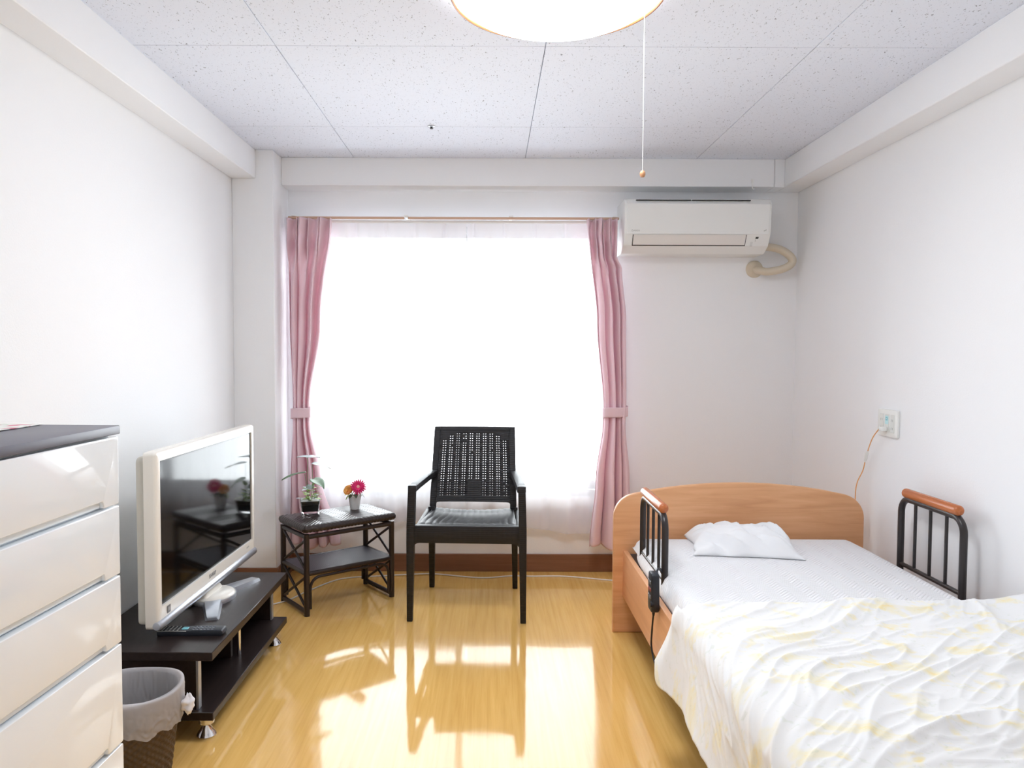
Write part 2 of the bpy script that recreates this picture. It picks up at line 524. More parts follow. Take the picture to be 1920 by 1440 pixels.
# window: frame, two sliding sashes
win = struct(B().prism(rect(WX0, WX1, WZ0, WZ1), 'Y', 4.335, 4.336).build('window_1', WGLASS), 'wide two-pane sliding window behind the sheer curtains', 'window')
bpy.data.objects.remove(win)
win = thing('window_1', 'wide two-pane sliding window behind the sheer curtains', 'window', (0, 4.27, WZ0)); win['kind'] = 'structure'
f = B()
hh = WZ1 - WZ0
f.box(WX0, WX0 + .035, -.05, .08, 0, hh); f.box(WX1 - .035, WX1, -.05, .08, 0, hh)
f.box(WX0 + .035, WX1 - .035, -.05, .08, 0, .035); f.box(WX0 + .035, WX1 - .035, -.05, .08, hh - .035, hh)
f.build('window_frame', ALU, win)
midx = (WX0 + WX1) / 2
for k, (a, b_, yy) in enumerate(((WX0 + .035, midx + .02, .0), (midx - .02, WX1 - .035, .035))):
    sh = B(); t = .036
    sh.box(a, a + t, yy, yy + .025, .035, hh - .035); sh.box(b_ - t, b_, yy, yy + .025, .035, hh - .035)
    sh.box(a + t, b_ - t, yy, yy + .025, .035, .035 + t); sh.box(a + t, b_ - t, yy, yy + .025, hh - .035 - t, hh - .035)
    so = sh.build('sash', ALU, win)
    B().box(a + t, b_ - t, yy + .010, yy + .014, .035 + t, hh - .035 - t).build('pane', WGLASS, so)

# ------------------------------------------------------------------ curtain track, curtains
ct = thing('curtain_track', 'brown and white double curtain track above the window', 'curtain track', (-.18, 4.075, 1.945))
B().box(-.91, -.285, -.03, -.012, 0.004, .016, .002, 1).build('front_rail', TRACK, ct)
B().box(-.265, .87, -.03, -.012, 0.004, .016, .002, 1).build('front_rail', TRACK, ct)
B().box(-.91, .87, .010, .028, -.010, .004, .002, 1).build('rear_rail', TRACKW, ct)
for x in (-.88, -.275, .29, .85):
    B().box(x - .011, x + .011, -.034, .094, .016, .024, .002, 1).build('bracket', TRACKW, ct)

def pink_curtain(name, label, tab_l, tab_r, z0, z1, ztie, yc, seed, nf, tie_yoff=0.0):
    """tab_l/tab_r: left and right edge X by height."""
    root = thing(name, label, 'curtain', ((tab_l[0][1] + tab_r[0][1]) / 2, yc, z0), group='pink curtains')
    ox = root.location.x
    rnd = random.Random(seed)
    ph = [rnd.uniform(-.5, .5) for _ in range(12)]
    def fold(s, z):
        # thickness of the gathers: deep at the head, tight at the tie, flaring below
        amp = lerp_table([(z0, .042), (ztie - .08, .028), (ztie, .017), (ztie + .25, .028), (z1 - .12, .036), (z1, .036)], z)
        dr = 0.25 * math.sin(3 * z + ph[0])
        def wave(n_, k):
            a = math.sin(2 * PI * n_ * (s + .03 * math.sin(2 * PI * s + ph[1] * 3) + .012 * dr) + k)
            return math.copysign(abs(a) ** 0.7, a)
        h = sm(z1 - .42, z1 - .10, z)
        lowf = wave(nf, 0) + .5 * math.sin(2 * PI * (nf * .5 + .3) * s + ph[2] * 6 + z * 1.2)
        hif = .75 * wave(nf * 1.75, ph[3] + 5 * (z1 - z)) + .3 * math.sin(2 * PI * 2.3 * s + ph[2])
        pinch = 1 - .45 * math.exp(-((z1 - .085 - z) / .03) ** 2)
        return amp * (lowf * (1 - h) + hif * h * pinch)
    def xskew(s, z):
        w = lerp_table(tab_r, z) - lerp_table(tab_l, z)
        return lerp_table(tab_l, z) + w * (s + .045 * math.sin(2 * PI * nf * s + PI / 2 + z * .7))
    def fn(u, v):
        z = z0 + (z1 - z0) * v
        hem = .012 * math.sin(9 * u + ph[4]) * (1 - v) ** 8
        # diagonal drag lines under the heading
        dz = .006 * math.sin(40 * u + 22 * z) * sm(z1 - .4, z1 - .1, z) * (1 - sm(z1 - .08, z1, z))
        return Vector((xskew(u, z) - ox, fold(u, z) + dz, z - z0 + hem))
    c = B().grid(fn, 150, 150).build('drape', PINK, root, sharp=180)
    md = c.modifiers.new('thickness', 'SOLIDIFY'); md.thickness = .0025
    # tie band
    xl, xr = lerp_table(tab_l, ztie), lerp_table(tab_r, ztie)
    cx, hw = (xl + xr) / 2 - ox, (xr - xl) / 2 + .008
    def band(u, v):
        a = 2 * PI * u
        k = 1 + .05 * math.sin(3 * a + seed)
        return Vector((cx + hw * k * math.cos(a), (.034 + .004 * math.sin(2 * a)) * math.sin(a), ztie - z0 - .027 + .054 * v + .006 * math.cos(a) + .003 * math.sin(2 * a)))
    tb = B().grid(band, 48, 8, wu=True).build('tieback', PINK, root, sharp=180)
    md = tb.modifiers.new('thickness', 'SOLIDIFY'); md.thickness = .004
    return root
pink_curtain('pink_curtain', 'dusty pink tied-back curtain beside the white pillar',
             [(.18, -1.095), (.55, -1.085), (.86, -1.068), (.93, -1.066), (1.4, -1.083), (1.95, -1.092)],
             [(.18, -.825), (.55, -.925), (.86, -.975), (.93, -.978), (1.4, -.915), (1.95, -.855)], .18, 1.947, .905, 4.02, 3, 4)
pink_curtain('pink_curtain', 'dusty pink tied-back curtain beside the air conditioner, behind the headboard',
             [(.18, .535), (.55, .57), (.86, .610), (.93, .612), (1.4, .575), (1.95, .516)],
             [(.18, .785), (.55, .755), (.86, .730), (.93, .734), (1.4, .728), (1.68, .705), (1.75, .678), (1.95, .676)], .18, 1.947, .915, 4.02, 8, 4)

def sheer(label, x0, x1, z0, z1, yc, nf, seed, hem_amp):
    root = thing('sheer_curtain', label, 'sheer curtain', ((x0 + x1) / 2, yc, z0), group='sheer curtains')
    ox = (x0 + x1) / 2
    def prof(u, z):
        a = .012 + .006 * math.sin(5 * u + seed)
        low = 1 + .35 * (1 - sm(z0, z0 + .8, z))
        return a * low * (math.sin(2 * PI * nf * u + seed + .5 * math.sin(4 * u)) + .35 * math.sin(2 * PI * nf * 2.1 * u + 1.3 * seed))
    def mk(za, zb, off=0.0, pinch=False):
        def fn(u, v):
            z = za + (zb - za) * v
            zz = z + (hem_amp * math.sin(2 * PI * 1.3 * u + seed * 2) * (1 - v) ** 3 if not pinch else 0)
            p = prof(u, z)
            k = sm(z1 - .12, z1 - .03, z)
            pl = abs((u * nf + .25) % 1 - .5) * 2
            y = p * (1 - .6 * k) - k * .016 * max(0, 1 - pl * 7)
            return Vector((x0 + (x1 - x0) * u - ox, y + off, zz - z0))
        return fn
    B().grid(mk(z0, z1), 160, 60).build('voile', SHEER, root, sharp=180)
    B().grid(mk(z1 - .075, z1 + .004, -.0025, True), 160, 8).build('heading_tape', TAPE, root, sharp=180)
    B().grid(mk(z0 + .0, z0 + .085, -.0025), 160, 6).build('hem', SHEER, root, sharp=180)
    return root
sheer('white sheer curtain panel behind the side table, plant and chair', -1.085, -.132, .285, 1.932, 4.11, 6, 1.0, .012)
sheer('white sheer curtain panel between the chair and the headboard', -.129, .69, .245, 1.932, 4.11, 5, 2.4, .018)

# ------------------------------------------------------------------ ceiling lamp
cl = thing('ceiling_lamp', 'round white lit ceiling lamp with a thin wooden rim', 'ceiling lamp', (.182, 2.09, ZC))
B().lathe([(0, -.002), (.27, -.002), (.27, -.02), (0, -.02)], 48).build('base_plate', LAMPBASE, cl)
prof = [(0, -.118)] + [(.283 * math.sin(t), -.045 - .073 * math.cos(t)) for t in [PI / 2 * k / 14 for k in range(1, 15)]] + [(.283, -.022), (0, -.022)]
B().lathe(prof, 64).build('shade', LAMP, cl, sharp=60)
def ring(u, v):
    a = 2 * PI * u; b = 2 * PI * v
    return Vector(((.292 + .008 * math.cos(b)) * math.cos(a), (.292 + .008 * math.cos(b)) * math.sin(a), -.042 + .020 * math.sin(b)))
B().grid(ring, 72, 10, True, True).build('rim', LAMPRIM, cl, sharp=180)
B().tube([(.259, .105, -.03), (.259, .105, -.505)], .0008, 6).build('pull_cord', WHITECABLE, cl)
B().lathe([(0, -.010), (.0055, -.009), (.0085, -.003), (.008, .004), (.005, .009), (0, .0105)], 16, (.259, .105, -.515)).build('bead', BEAD, cl)

sp = thing('sprinkler_head', 'small metal sprinkler head set in the ceiling', 'sprinkler', (-.273, 3.47, ZC))
B().lathe([(0, 0), (.018, 0), (.018, -.003), (.013, -.006), (0, -.006)], 24).build('rosette', BRASS, sp)
B().lathe([(0, -.006), (.005, -.006), (.004, -.010), (.008, -.011), (.008, -.012), (0, -.012)], 16).build('nozzle', DARK, sp)

# ------------------------------------------------------------------ air conditioner
ac = thing('air_conditioner', 'white wall-mounted air conditioner between curtain and corner', 'air conditioner', (1.08, YW, 1.765))
X0, X1 = -.380, .385
prof = fillet([(0, .0), (-.135, .0), (-.20, .035), (-.232, .095), (-.245, .245), (-.225, .275), (0, .275)], [.002, .03, .02, .03, .02, .015, .002], 5)
B().prism([(p[0], p[1]) for p in prof], 'X', X0, X1, .012, 3).build('body', ACWHITE, ac, sharp=40)
def ac_y(z):  # front profile depth at height z above the base
    pts = [(.0, -.135), (.035, -.20), (.095, -.232), (.245, -.245), (.275, -.225)]
    for (z0, y0), (z1, y1) in zip(pts, pts[1:]):
        if z <= z1: return y0 + (y1 - y0) * (z - z0) / (z1 - z0)
    return pts[-1][1]
# front panel, thin shell proud of the body
pp = [(ac_y(z) - .004, z) for z in (.092, .12, .18, .245)] + [(-.235, .262)]
poly = pp + [(y + .012, z) for y, z in reversed(pp)]
B().prism(poly, 'X', X0 + .012, X1 - .010, .002, 1).build('front_panel', ACWHITE, ac)
def on_face(z0, z1, x0, x1, th, out, nm, m, par=ac, shear=0.0):
    q = B(); y0, y1 = ac_y(z0) - out, ac_y(z1) - out
    a = [(x0, y0, z0), (x1, y0, z0), (x1 + shear, y1, z1), (x0 + shear, y1, z1)]
    lo = [q.bm.verts.new(p) for p in a]; hi = [q.bm.verts.new((p[0], p[1] + th, p[2])) for p in a]
    for fc in ((lo[0], lo[1], lo[2], lo[3]), (hi[3], hi[2], hi[1], hi[0])): q.bm.faces.new(fc)
    for i in range(4): q.bm.faces.new((lo[i], hi[i], hi[(i + 1) % 4], lo[(i + 1) % 4]))
    bmesh.ops.recalc_face_normals(q.bm, faces=q.bm.faces)
    return q.build(nm, m, par)
on_face(.0345, .089, -.335, .262, .01, .0012, 'louver_gap', DARK)
on_face(.039, .0885, -.331, .258, .01, .0035, 'louver', ACLOUVER)
B().box(-.322, -.036, -.2435, -.225, .2635, .2675).build('intake_slot', DARK, ac)
B().box(-.030, .275, -.2435, -.225, .2635, .2675).build('intake_slot', DARK, ac)
on_face(.0700, .0780, .310, .324, .002, .0032, 'sensor_window', DARK, shear=.002)
for k in range(4):
    on_face(.052 - .006 * k, .0535 - .006 * k, .288, .300, .002, .0018, 'indicator_mark', PALETEXT)
on_face(.055, .068, .3115, .3130, .002, .0018, 'indicator_mark', PALETEXT)
RX = Matrix.Rotation(PI / 2, 4, 'X')
text('DAIKIN', .013, PALETEXT, ac, Matrix.Translation((-.322, ac_y(.108) - .0047, .108)) @ RX)
B().prism([(.346, .108), (.352, .114), (.352, .106)], 'Y', ac_y(.11) - .0052, ac_y(.11) - .002).build('logo_mark', PALETEXT, ac)
B().prism([(.354, .113), (.362, .117), (.358, .107)], 'Y', ac_y(.11) - .0052, ac_y(.11) - .002).build('logo_mark', PALETEXT, ac)

ap = thing('air_conditioner_pipe', 'beige wrapped pipe curling from the air conditioner into the wall', 'pipe', (1.47, YW, 1.70))
path = bez([(-.05, -.085, .115), (.03, -.085, .113), (.11, -.085, .095), (.165, -.085, .055), (.165, -.085, .02), (.115, -.085, -.008), (.045, -.07, -.02), (.012, -.045, -.012), (-.004, -.006, -.002)], 10)
B().tube(path, .021, 16).build('pipe', PIPE, ap, sharp=180)
B().lathe([(0, 0), (.047, 0), (.047, .006), (.042, .012), (.022, .018), (0, .018)], 32, (-.006, 0, 0), 'Y').build('wall_cap', PIPE, ap)
for o in [c for c in ap.children if c.name.startswith('wall_cap')]: o.scale = (1, -1, 1)

hk = thing('wall_hook', 'small white hook under the beam above the air conditioner', 'hook', (1.395, 4.03, 2.122))
B().tube(bez([(0, -.004, .03), (0, -.004, .0), (.004, -.006, -.012), (.012, -.008, -.012)], 6), .0025, 8).build('hook', TRACKW, hk)
B().box(-.006, .006, -.004, 0, .022, .042, .001, 1).build('hook_plate', TRACKW, hk)

# ------------------------------------------------------------------ socket plate and orange cord
so = thing('socket_plate', 'white multi-socket wall plate above the bed', 'socket', (XR, 3.165, .94))
B().prism(fillet(rect(-.078, .078, -.058, .058), .008, 4), 'X', -.011, 0, .003, 2).build('plate', PLASTICW, so)
for yy in (-.042, 0, .042):
    B().box(-.0135, -.010, yy - .016, yy + .016, -.038, .038, .0015, 1).build('socket_insert', PLASTICG, so)
for yy in (-.042, .042):
    for zz in (-.02, .014):
        B().box(-.0138, -.0130, yy - .006, yy - .0045, zz - .005, zz + .005).build('slot', GREYTEXT, so)
        B().box(-.0138, -.0130, yy + .0045, yy + .006, zz - .005, zz + .005).build('slot', GREYTEXT, so)
st = B().box(-.0142, -.0134, -.013, .013, -.004, .032).build('sticker', PALETEAL, so)
B().box(-.0147, -.0141, -.007, .007, .012, .026).build('sticker_mark', TEAL, st)
B().box(-.0152, -.0146, -.003, .003, .016, .022).build('sticker_mark', PALETEAL, st)

oc = thing('orange_cord', 'thin orange cord plugged into the socket and dropping behind the headboard', 'cord', (1.675, 3.17, .915))
B().box(-.014, .012, -.013, .013, -.009, .009, .003, 2).build('plug', PLASTICW, oc)
B().tube(bez([(-.012, .012, -.002), (-.015, .06, -.05), (-.006, .125, -.135), (-.006, .15, -.20), (-.018, .175, -.26), (-.022, .182, -.32), (-.02, .18, -.42)], 10), .0022, 8).build('cord', ORANGECABLE, oc)
B().tube([(-.0095, .108, -.108), (-.008, .115, -.12), (-.006, .13, -.15), (-.006, .135, -.162)], [.003, .007, .007, .003], 12).build('inline_connector', PLASTICW, oc)

# ------------------------------------------------------------------ bed
bd = thing('bed', 'single care bed with arched beech headboard against the wall', 'bed', (1.095, 2.23, 0))
ar = [(.55 - 1.10 * k / 32, .598 + .068 * (1 - (1 - 2 * k / 32) ** 2)) for k in range(33)]
def shoulders(pts, r):   # arched top with rounded shoulders
    body = [(-.55, 0), (.55, 0)] + [p for p in pts if abs(p[0]) > .549 or abs(p[0]) < .40]
    return fillet(body, [0, 0, r] + [0] * (len(body) - 4) + [r], 10)
hp = shoulders(ar, .115)
B().prism(hp, 'Y', 1.02, 1.05, .006, 3).build('headboard', BEDWOOD, bd, sharp=50)
fp = [(a, b * .74) for a, b in hp]
B().prism(fp, 'Y', -1.05, -1.02, .006, 3).build('footboard', BEDWOOD, bd, sharp=50)
B().box(-.508, -.486, -1.02, 1.02, .163, .366, .003, 2).build('side_board', BEDSIDE, bd)
B().box(.486, .508, -1.02, 1.02, .163, .366, .003, 2).build('side_board', BEDSIDE, bd)
B().box(-.486, .486, -1.02, 1.02, .30, .352, .003, 1).build('deck', DECK, bd)
B().box(-.483, -.445, .735, .752, .3515, .3535).build('tape_mark', YELLOW, bd)

mt = B()
def matt(u, v):
    # rounded-box mattress: superellipse section swept
    x = -.472 + .944 * u; yv = -.98 + 1.955 * v
    ex = max(0, abs(x) - .425) / .047; ey = max(0, abs(yv) - .93) / .05
    e = min(1, math.hypot(ex, ey))
    z = .047 * (1 - math.sqrt(max(0, 1 - e * e)))
    n3 = noise.noise(Vector((x * 3, yv * 3, 0))) * .004
    return Vector((x, yv, .087 - z + n3 * (1 - e)))
mt.grid(matt, 80, 120)
def skirt(u, v):
    a = 2 * PI * u
    c, s_ = math.cos(a), math.sin(a)
    pw = lambda t: math.copysign(abs(t) ** (2 / 14), t)
    b = 1 + .012 * math.sin(PI * v)
    return Vector((.472 * pw(c) * b, -.0025 + .978 * pw(s_) * b, .042 * v))
mt.grid(skirt, 240, 6, True)
mo = mt.build('mattress', PAD, None, sharp=180, loc=(1.09, 2.225, .353))
tag(mo, 'white quilted mattress pad lying on the bed', 'mattress')

# pillow: flat, rumpled
def pillow(u, v):
    a = 2 * u - 1; b = 2 * v - 1
    ca = math.copysign(abs(a) ** .9, a); cb = math.copysign(abs(b) ** .9, b)
    pinch = 1 - .07 * (1 - a * a) * (abs(b) ** 3) ; pinch2 = 1 - .10 * (1 - b * b) * abs(a) ** 3
    x = .215 * ca * pinch2; yv = .165 * cb * pinch
    th = ((1 - abs(a) ** 2.6) * (1 - abs(b) ** 2.6))
    th = max(0, th) ** .55
    return x, yv, th
def pil_top(u, v):
    x, yv, th = pillow(u, v)
    p = Vector((x * 7, yv * 10, 1.7))
    wr = noise.noise(p) * .026 + noise.noise(p * 2.3) * .012
    rid = (1 - abs(noise.noise(Vector((x * 9 + yv * 13, (yv - x) * 4, 4.2))) * 2.4)) * .034
    crease = -.036 * math.exp(-((x - .03 + .55 * (yv + .03)) / .012) ** 2) * sm(-.13, -.03, yv) * (1 - sm(.03, .10, yv))
    lift = .022 * sm(-.05, .16, yv)
    return Vector((x + .012 * noise.noise(p * 1.3), yv + .012 * noise.noise(p * 1.1 + Vector((5, 0, 0))), .004 + th * (.050 + lift + wr + rid + crease)))
def pil_bot(u, v):
    x, yv, th = pillow(u, v)
    p = Vector((x * 7, yv * 10, 1.7))
    return Vector((x + .012 * noise.noise(p * 1.3), yv + .012 * noise.noise(p * 1.1 + Vector((5, 0, 0))), .004 - .004 * th))
pw_ = B().grid(pil_top, 90, 70).grid(pil_bot, 90, 70, flip=True)
bmesh.ops.remove_doubles(pw_.bm, verts=pw_.bm.verts, dist=.0003)
po = pw_.build('pillow', PILLOW, None, sharp=180, loc=(1.03, 3.02, .440), rz=-.16)
tag(po, 'thin rumpled white pillow in front of the headboard', 'pillow')

# duvet: draped over the mattress, hanging on the aisle side
DXE = .585
def ridge(p, s):
    q = noise.noise(p + Vector((0, 0, s)))
    return (1 - min(1, abs(q) * 2.6)) ** 2
def duvet(u, v):
    far = 2.275 - .05 * (1 - u) ** 2 + .03 * sm(.75, 1, u) + .012 * math.sin(9 * u)
    yv = 1.20 + (far - 1.20) * v
    # across: hang, bend, top
    hang = .185 + .02 * math.sin(5.2 * yv) + .01 * math.sin(13 * yv) - .05 * sm(.93, 1, v)
    R = .075; arc = R * PI / 2; flat = 1.685 - (DXE + R - .03)
    tot = hang + arc + flat; s = u * tot
    ztop = .492
    if s < hang:
        out = .012 + .018 * math.sin(7 * yv + 1) * (1 - s / hang)
        base = Vector((DXE - .03 - out * (1 - s / hang) - .055 * (1 - s / hang) ** 1.5 * sm(.8, 1, v), yv, ztop - R - (hang - s)))
        nrm = Vector((-1, 0, 0))
    elif s < hang + arc:
        t = (s - hang) / R
        base = Vector((DXE - .03 + R - R * math.cos(t), yv, ztop - R + R * math.sin(t))); nrm = Vector((-math.cos(t), 0, math.sin(t)))
    else:
        base = Vector((DXE - .03 + R + s - hang - arc, yv, ztop)); nrm = Vector((0, 0, 1))
    x = s
    # long folds fanning from the near left towards the far right
    ang = math.radians(47 + 16 * noise.noise(Vector((x * .9, yv * .9, 9))))
    ca, sa = math.cos(ang), math.sin(ang)
    xc, yc_ = x - .8, yv - 1.75
    al = xc * ca + yc_ * sa; ac_ = -xc * sa + yc_ * ca
    wp = noise.noise(Vector((x * 3, yv * 3, 3.3))) * .07
    m1 = sm(-.15, .35, noise.noise(Vector((x * 2.3, yv * 2.3, 11))))
    m2 = sm(-.2, .3, noise.noise(Vector((x * 3.1, yv * 3.1, 17))))
    r1 = ridge(Vector((al * 1.5, (ac_ + wp) * 6.5, 0)), 1.3) ** 1.8
    r2 = ridge(Vector((al * 2.4, (ac_ + wp * 1.2) * 12, 0)), 6.1) ** 1.8
    an2 = ang - .45; al2 = xc * math.cos(an2) + yc_ * math.sin(an2); ac2 = -xc * math.sin(an2) + yc_ * math.cos(an2)
    r3 = ridge(Vector((al2 * 3, (ac2 + wp) * 13, 0)), 2.2) ** 2
    r4 = ridge(Vector((al * 6, (ac_ + wp * .6) * 26, 0)), 3.7) ** 1.5
    puff = noise.noise(Vector((x * 2.1, yv * 2.1, .5))) * .020
    d = puff + .023 * r1 * (.35 + .65 * m1) + .010 * r2 * (.25 + .75 * m2) + .005 * r3 * m1 + .004 * r4
    edge = sm(0, .10, 1 - v)
    side = .34 + .66 * sm(0, .22, u)
    lip = .012 * math.exp(-((1 - v - .05) / .03) ** 2)
    p = base + nrm * (d * side * (.12 + .88 * edge) + lip)
    if s >= hang + arc * .5:
        p.z -= (1 - edge) * .026 * (1 - 0.2 * noise.noise(Vector((x * 6, 0, 0))))
        p.z += .035 * sm(.86, 1, u) * edge
    p.x = min(p.x, 1.690)
    return p
dv = B().grid(duvet, 300, 220, uv=True).build('duvet', DUVET, None, sharp=180)
md = dv.modifiers.new('thickness', 'SOLIDIFY'); md.thickness = .010; md.offset = -1
tag(dv, 'white duvet with faint yellow flowers spread over the bed', 'duvet')

def bed_rail(label, x, y0, y1, ztop, zbot, zlow):
    r = thing('bed_rail', label, 'bed rail', (x, (y0 + y1) / 2, zbot), group='bed rails')
    h = (y1 - y0) / 2; zt = ztop - zbot; R = .055
    pts = [(0, -h, 0), (0, -h, zt - R)] + [(0, -h + R - R * math.cos(t), zt - R + R * math.sin(t)) for t in [PI / 2 * k / 7 for k in range(1, 8)]]
    pts += [(0, h - R + R * math.sin(t), zt - R + R * math.cos(t)) for t in [PI / 2 * k / 7 for k in range(0, 8)]] + [(0, h, 0)]
    B().tube(pts, .0125, 14).build('hoop', RACKBLACK, r, sharp=60)
    B().tube([(0, -h, zlow - zbot), (0, h, zlow - zbot)], .0085, 12).build('cross_bar', RACKBLACK, r)
    for k in range(3):
        yy = -h + 2 * h * (k + 1) / 4
        B().tube([(0, yy, zlow - zbot), (0, yy, zt)], .006, 10).build('spindle', RACKBLACK, r)
    gp = [(0, -h + .018 + .010 * (1 - math.cos(t)), zt + .022) for t in (0, )]
    L_ = h - .02; rr = .0185
    prof = [(0, -L_)] + [(rr * math.sin(t), -L_ + .012 - .012 * math.cos(t)) for t in [PI / 2 * k / 5 for k in range(1, 6)]]
    prof += [(rr * math.cos(t), L_ - .012 + .012 * math.sin(t)) for t in [PI / 2 * k / 5 for k in range(0, 5)]] + [(0, L_)]
    B().lathe(prof, 20, (0, 0, zt + .022), 'Y').build('wooden_grip', GRIP, r, sharp=60)
    for s in (-1, 1):
        B().box(-.016, .016, s * h - .018, s * h + .018, 0, .012, .003, 1).build('foot_collar', RACKBLACK, r)
    return r
bed_rail('black bed rail with wooden grip on the floor side, holding the handset', .632, 2.662, 3.050, .648, .352, .413)
bed_rail('black bed rail with wooden grip on the wall side of the bed', 1.632, 2.545, 2.935, .668, .352, .405)

# handset of the bed, hooked on the floor-side rail
hs = thing('bed_handset', 'black bed control handset hooked on the rail', 'handset', (.569, 2.552, .343))
hpoly = fillet([(-.028, 0), (.028, 0), (.033, .03), (.027, .135), (-.027, .135), (-.033, .03)], [.012, .012, .01, .012, .012, .01], 4)
B().prism([(a, b) for a, b in hpoly], 'X', -.014, .014, .005, 2).build('case', HANDSET, hs)
B().lathe([(0, -.006), (.011, -.006), (.012, 0), (.011, .006), (0, .006)], 18, (-.012, -.024, .03), 'X').build('grip_wheel', RUBBER, hs)
for k in range(3):
    for s in (-1, 1):
        B().box(-.0165, -.013, s * .012 - .007, s * .012 + .007, .045 + .025 * k, .058 + .025 * k, .002, 1).build('button', GREYTEXT if k != 1 else mat('button_red', (170, 90, 80), .5), hs)
B().tube(bez([(.006, .0, .118), (.018, .03, .134), (.042, .09, .118), (.060, .122, .088), (.073, .126, .076), (.076, .127, .060)], 5), .005, 8).build('hanger', HANDSET, hs)
B().tube([(0, 0, .004), (0, 0, -.018)], [.0065, .004], 10).build('strain_relief', RUBBER, hs)
B().tube(bez([(0, 0, -.012), (-.003, .006, -.07), (-.003, .012, -.13), (.0, -.03, -.172), (.0, -.13, -.186), (.02, -.22, -.20), (.08, -.30, -.22), (.14, -.34, -.25)], 8), .0032, 8).build('cable', RUBBER, hs)

# ------------------------------------------------------------------ armchair
ch = thing('armchair', 'black woven-plastic armchair in front of the window', 'chair', (-.105, 3.375, 0), math.radians(-2.4))
def leg4(q, secs):
    rings = []
    for (cx, cy, z, wx, wy) in secs:
        rings.append([q.bm.verts.new((cx + sx * wx / 2, cy + sy * wy / 2, z)) for sx, sy in ((-1, -1), (1, -1), (1, 1), (-1, 1))])
    for a, c in zip(rings, rings[1:]):
        for i in range(4): q.bm.faces.new((a[i], a[(i + 1) % 4], c[(i + 1) % 4], c[i]))
    q.bm.faces.new(list(reversed(rings[0]))); q.bm.faces.new(rings[-1])
    long_e = [e for e in q.bm.edges]
    bmesh.ops.bevel(q.bm, geom=long_e, offset=.003, segments=2, affect='EDGES', profile=.5, clamp_overlap=True)
    return q
for s in (-1, 1):
    leg4(B(), [(s * .260, .0, 0, .026, .03), (s * .2565, .0, .366, .035, .044), (s * .2555, .002, .44, .036, .046), (s * .2515, .012, .600, .034, .042), (s * .250, .014, .627, .034, .042)]).build('leg', CHAIRM, ch)
    leg4(B(), [(s * .2185, .502, 0, .026, .03), (s * .214, .462, .36, .034, .042), (s * .213, .452, .44, .034, .042)]).build('leg', CHAIRM, ch)
    # armrest: sloping bar then turning inwards into the back
    a = [(s * .250, -.006, .612), (s * .242, .10, .613), (s * .228, .28, .611), (s * .219, .39, .608), (s * .212, .45, .607), (s * .206, .488, .607)]
    q = B(); rings = []
    for k, p in enumerate(a):
        d = Vector(a[min(k + 1, len(a) - 1)]) - Vector(a[max(k - 1, 0)]); d.z = 0; d.normalize()
        sd = Vector((-d.y, d.x, 0))
        rings.append([q.bm.verts.new(Vector(p) + sd * (w2 * .020) + Vector((0, 0, h2 * .0145))) for w2, h2 in ((-1, -1), (1, -1), (1, 1), (-1, 1))])
    for A_, C_ in zip(rings, rings[1:]):
        for i in range(4): q.bm.faces.new((A_[i], A_[(i + 1) % 4], C_[(i + 1) % 4], C_[i]))
    q.bm.faces.new(list(reversed(rings[0]))); q.bm.faces.new(rings[-1])
    bmesh.ops.recalc_face_normals(q.bm, faces=q.bm.faces)
    bmesh.ops.bevel(q.bm, geom=[e for e in q.bm.edges], offset=.004, segments=2, affect='EDGES', profile=.5, clamp_overlap=True)
    q.build('armrest', CHAIRM, ch)
    # side rail under the seat
    B().box(s * .232 - .012, s * .232 + .012, .02, .45, .372, .428, .006, 2).build('side_rail', CHAIRM, ch)
ap_ = fillet([(-.241, .366), (-.241, .330), (-.2405, .330), (-.2385, .366)], 0)
apoly = [(-.242, .445), (-.242, .340)] + [(-.242 + .028 * (1 - math.cos(t)), .340 + .026 * math.sin(t)) for t in [PI / 2 * k / 6 for k in range(1, 7)]]
apoly = apoly + [(-a, b) for a, b in reversed(apoly)]
B().prism(apoly, 'Y', -.016, .018, .004, 2).build('front_apron', CHAIRM, ch)
def seat(u, v):
    x = (-.226 + .452 * u) * (1 - .07 * v); yv = .012 + .45 * v
    dish = -.012 * math.sin(PI * u) * sm(.05, .5, v)
    rib = .0028 * abs(math.sin(PI * 14 * (u + .012 * math.sin(6 * v))))
    back = -.026 * v + .010 * sm(.85, 1, v)
    frontroll = -.010 * (1 - sm(0, .08, v))
    return Vector((x, yv, .446 + dish + rib + back + frontroll))
sg = B().grid(seat, 170, 40).build('seat', CHAIRM, ch, sharp=60)
md = sg.modifiers.new('thickness', 'SOLIDIFY'); md.thickness = .016; md.offset = -1
# back: perforated woven panel, leaning
def bx(x, z):   # curved leaning panel
    t = (z - .44) / .39
    return Vector((x, .452 + .125 * t + .012 * (1 - (x / .22) ** 2) + .010 * t * t, z))
gx = []; holes_x = set()
ng = 10; pitch = .0362; x0 = -pitch * (ng - 1) / 2
for g in range(ng):
    c = x0 + g * pitch
    for off in (-.0062, .0062):
        holes_x.add(len(gx)); gx += [c + off - .0020, c + off + .0020]
gx = [-.212] + [-.195] + gx + [.195, .212]
holes_x = {h + 2 for h in holes_x}
gz = [.461, .470]; holes_z = set(); z = .480
k = 0
while z < .815:
    holes_z.add(len(gz)); gz += [z - .0017, z + .0017]; z += .0118; k += 1
gz += [.822, .834]
q = B()
W = [[q.bm.verts.new(bx(x * (1.03 - .07 * (z_ - .46) / .37), z_ + .002 * math.cos(x * 7))) for z_ in gz] for x in gx]
rndh = random.Random(4)
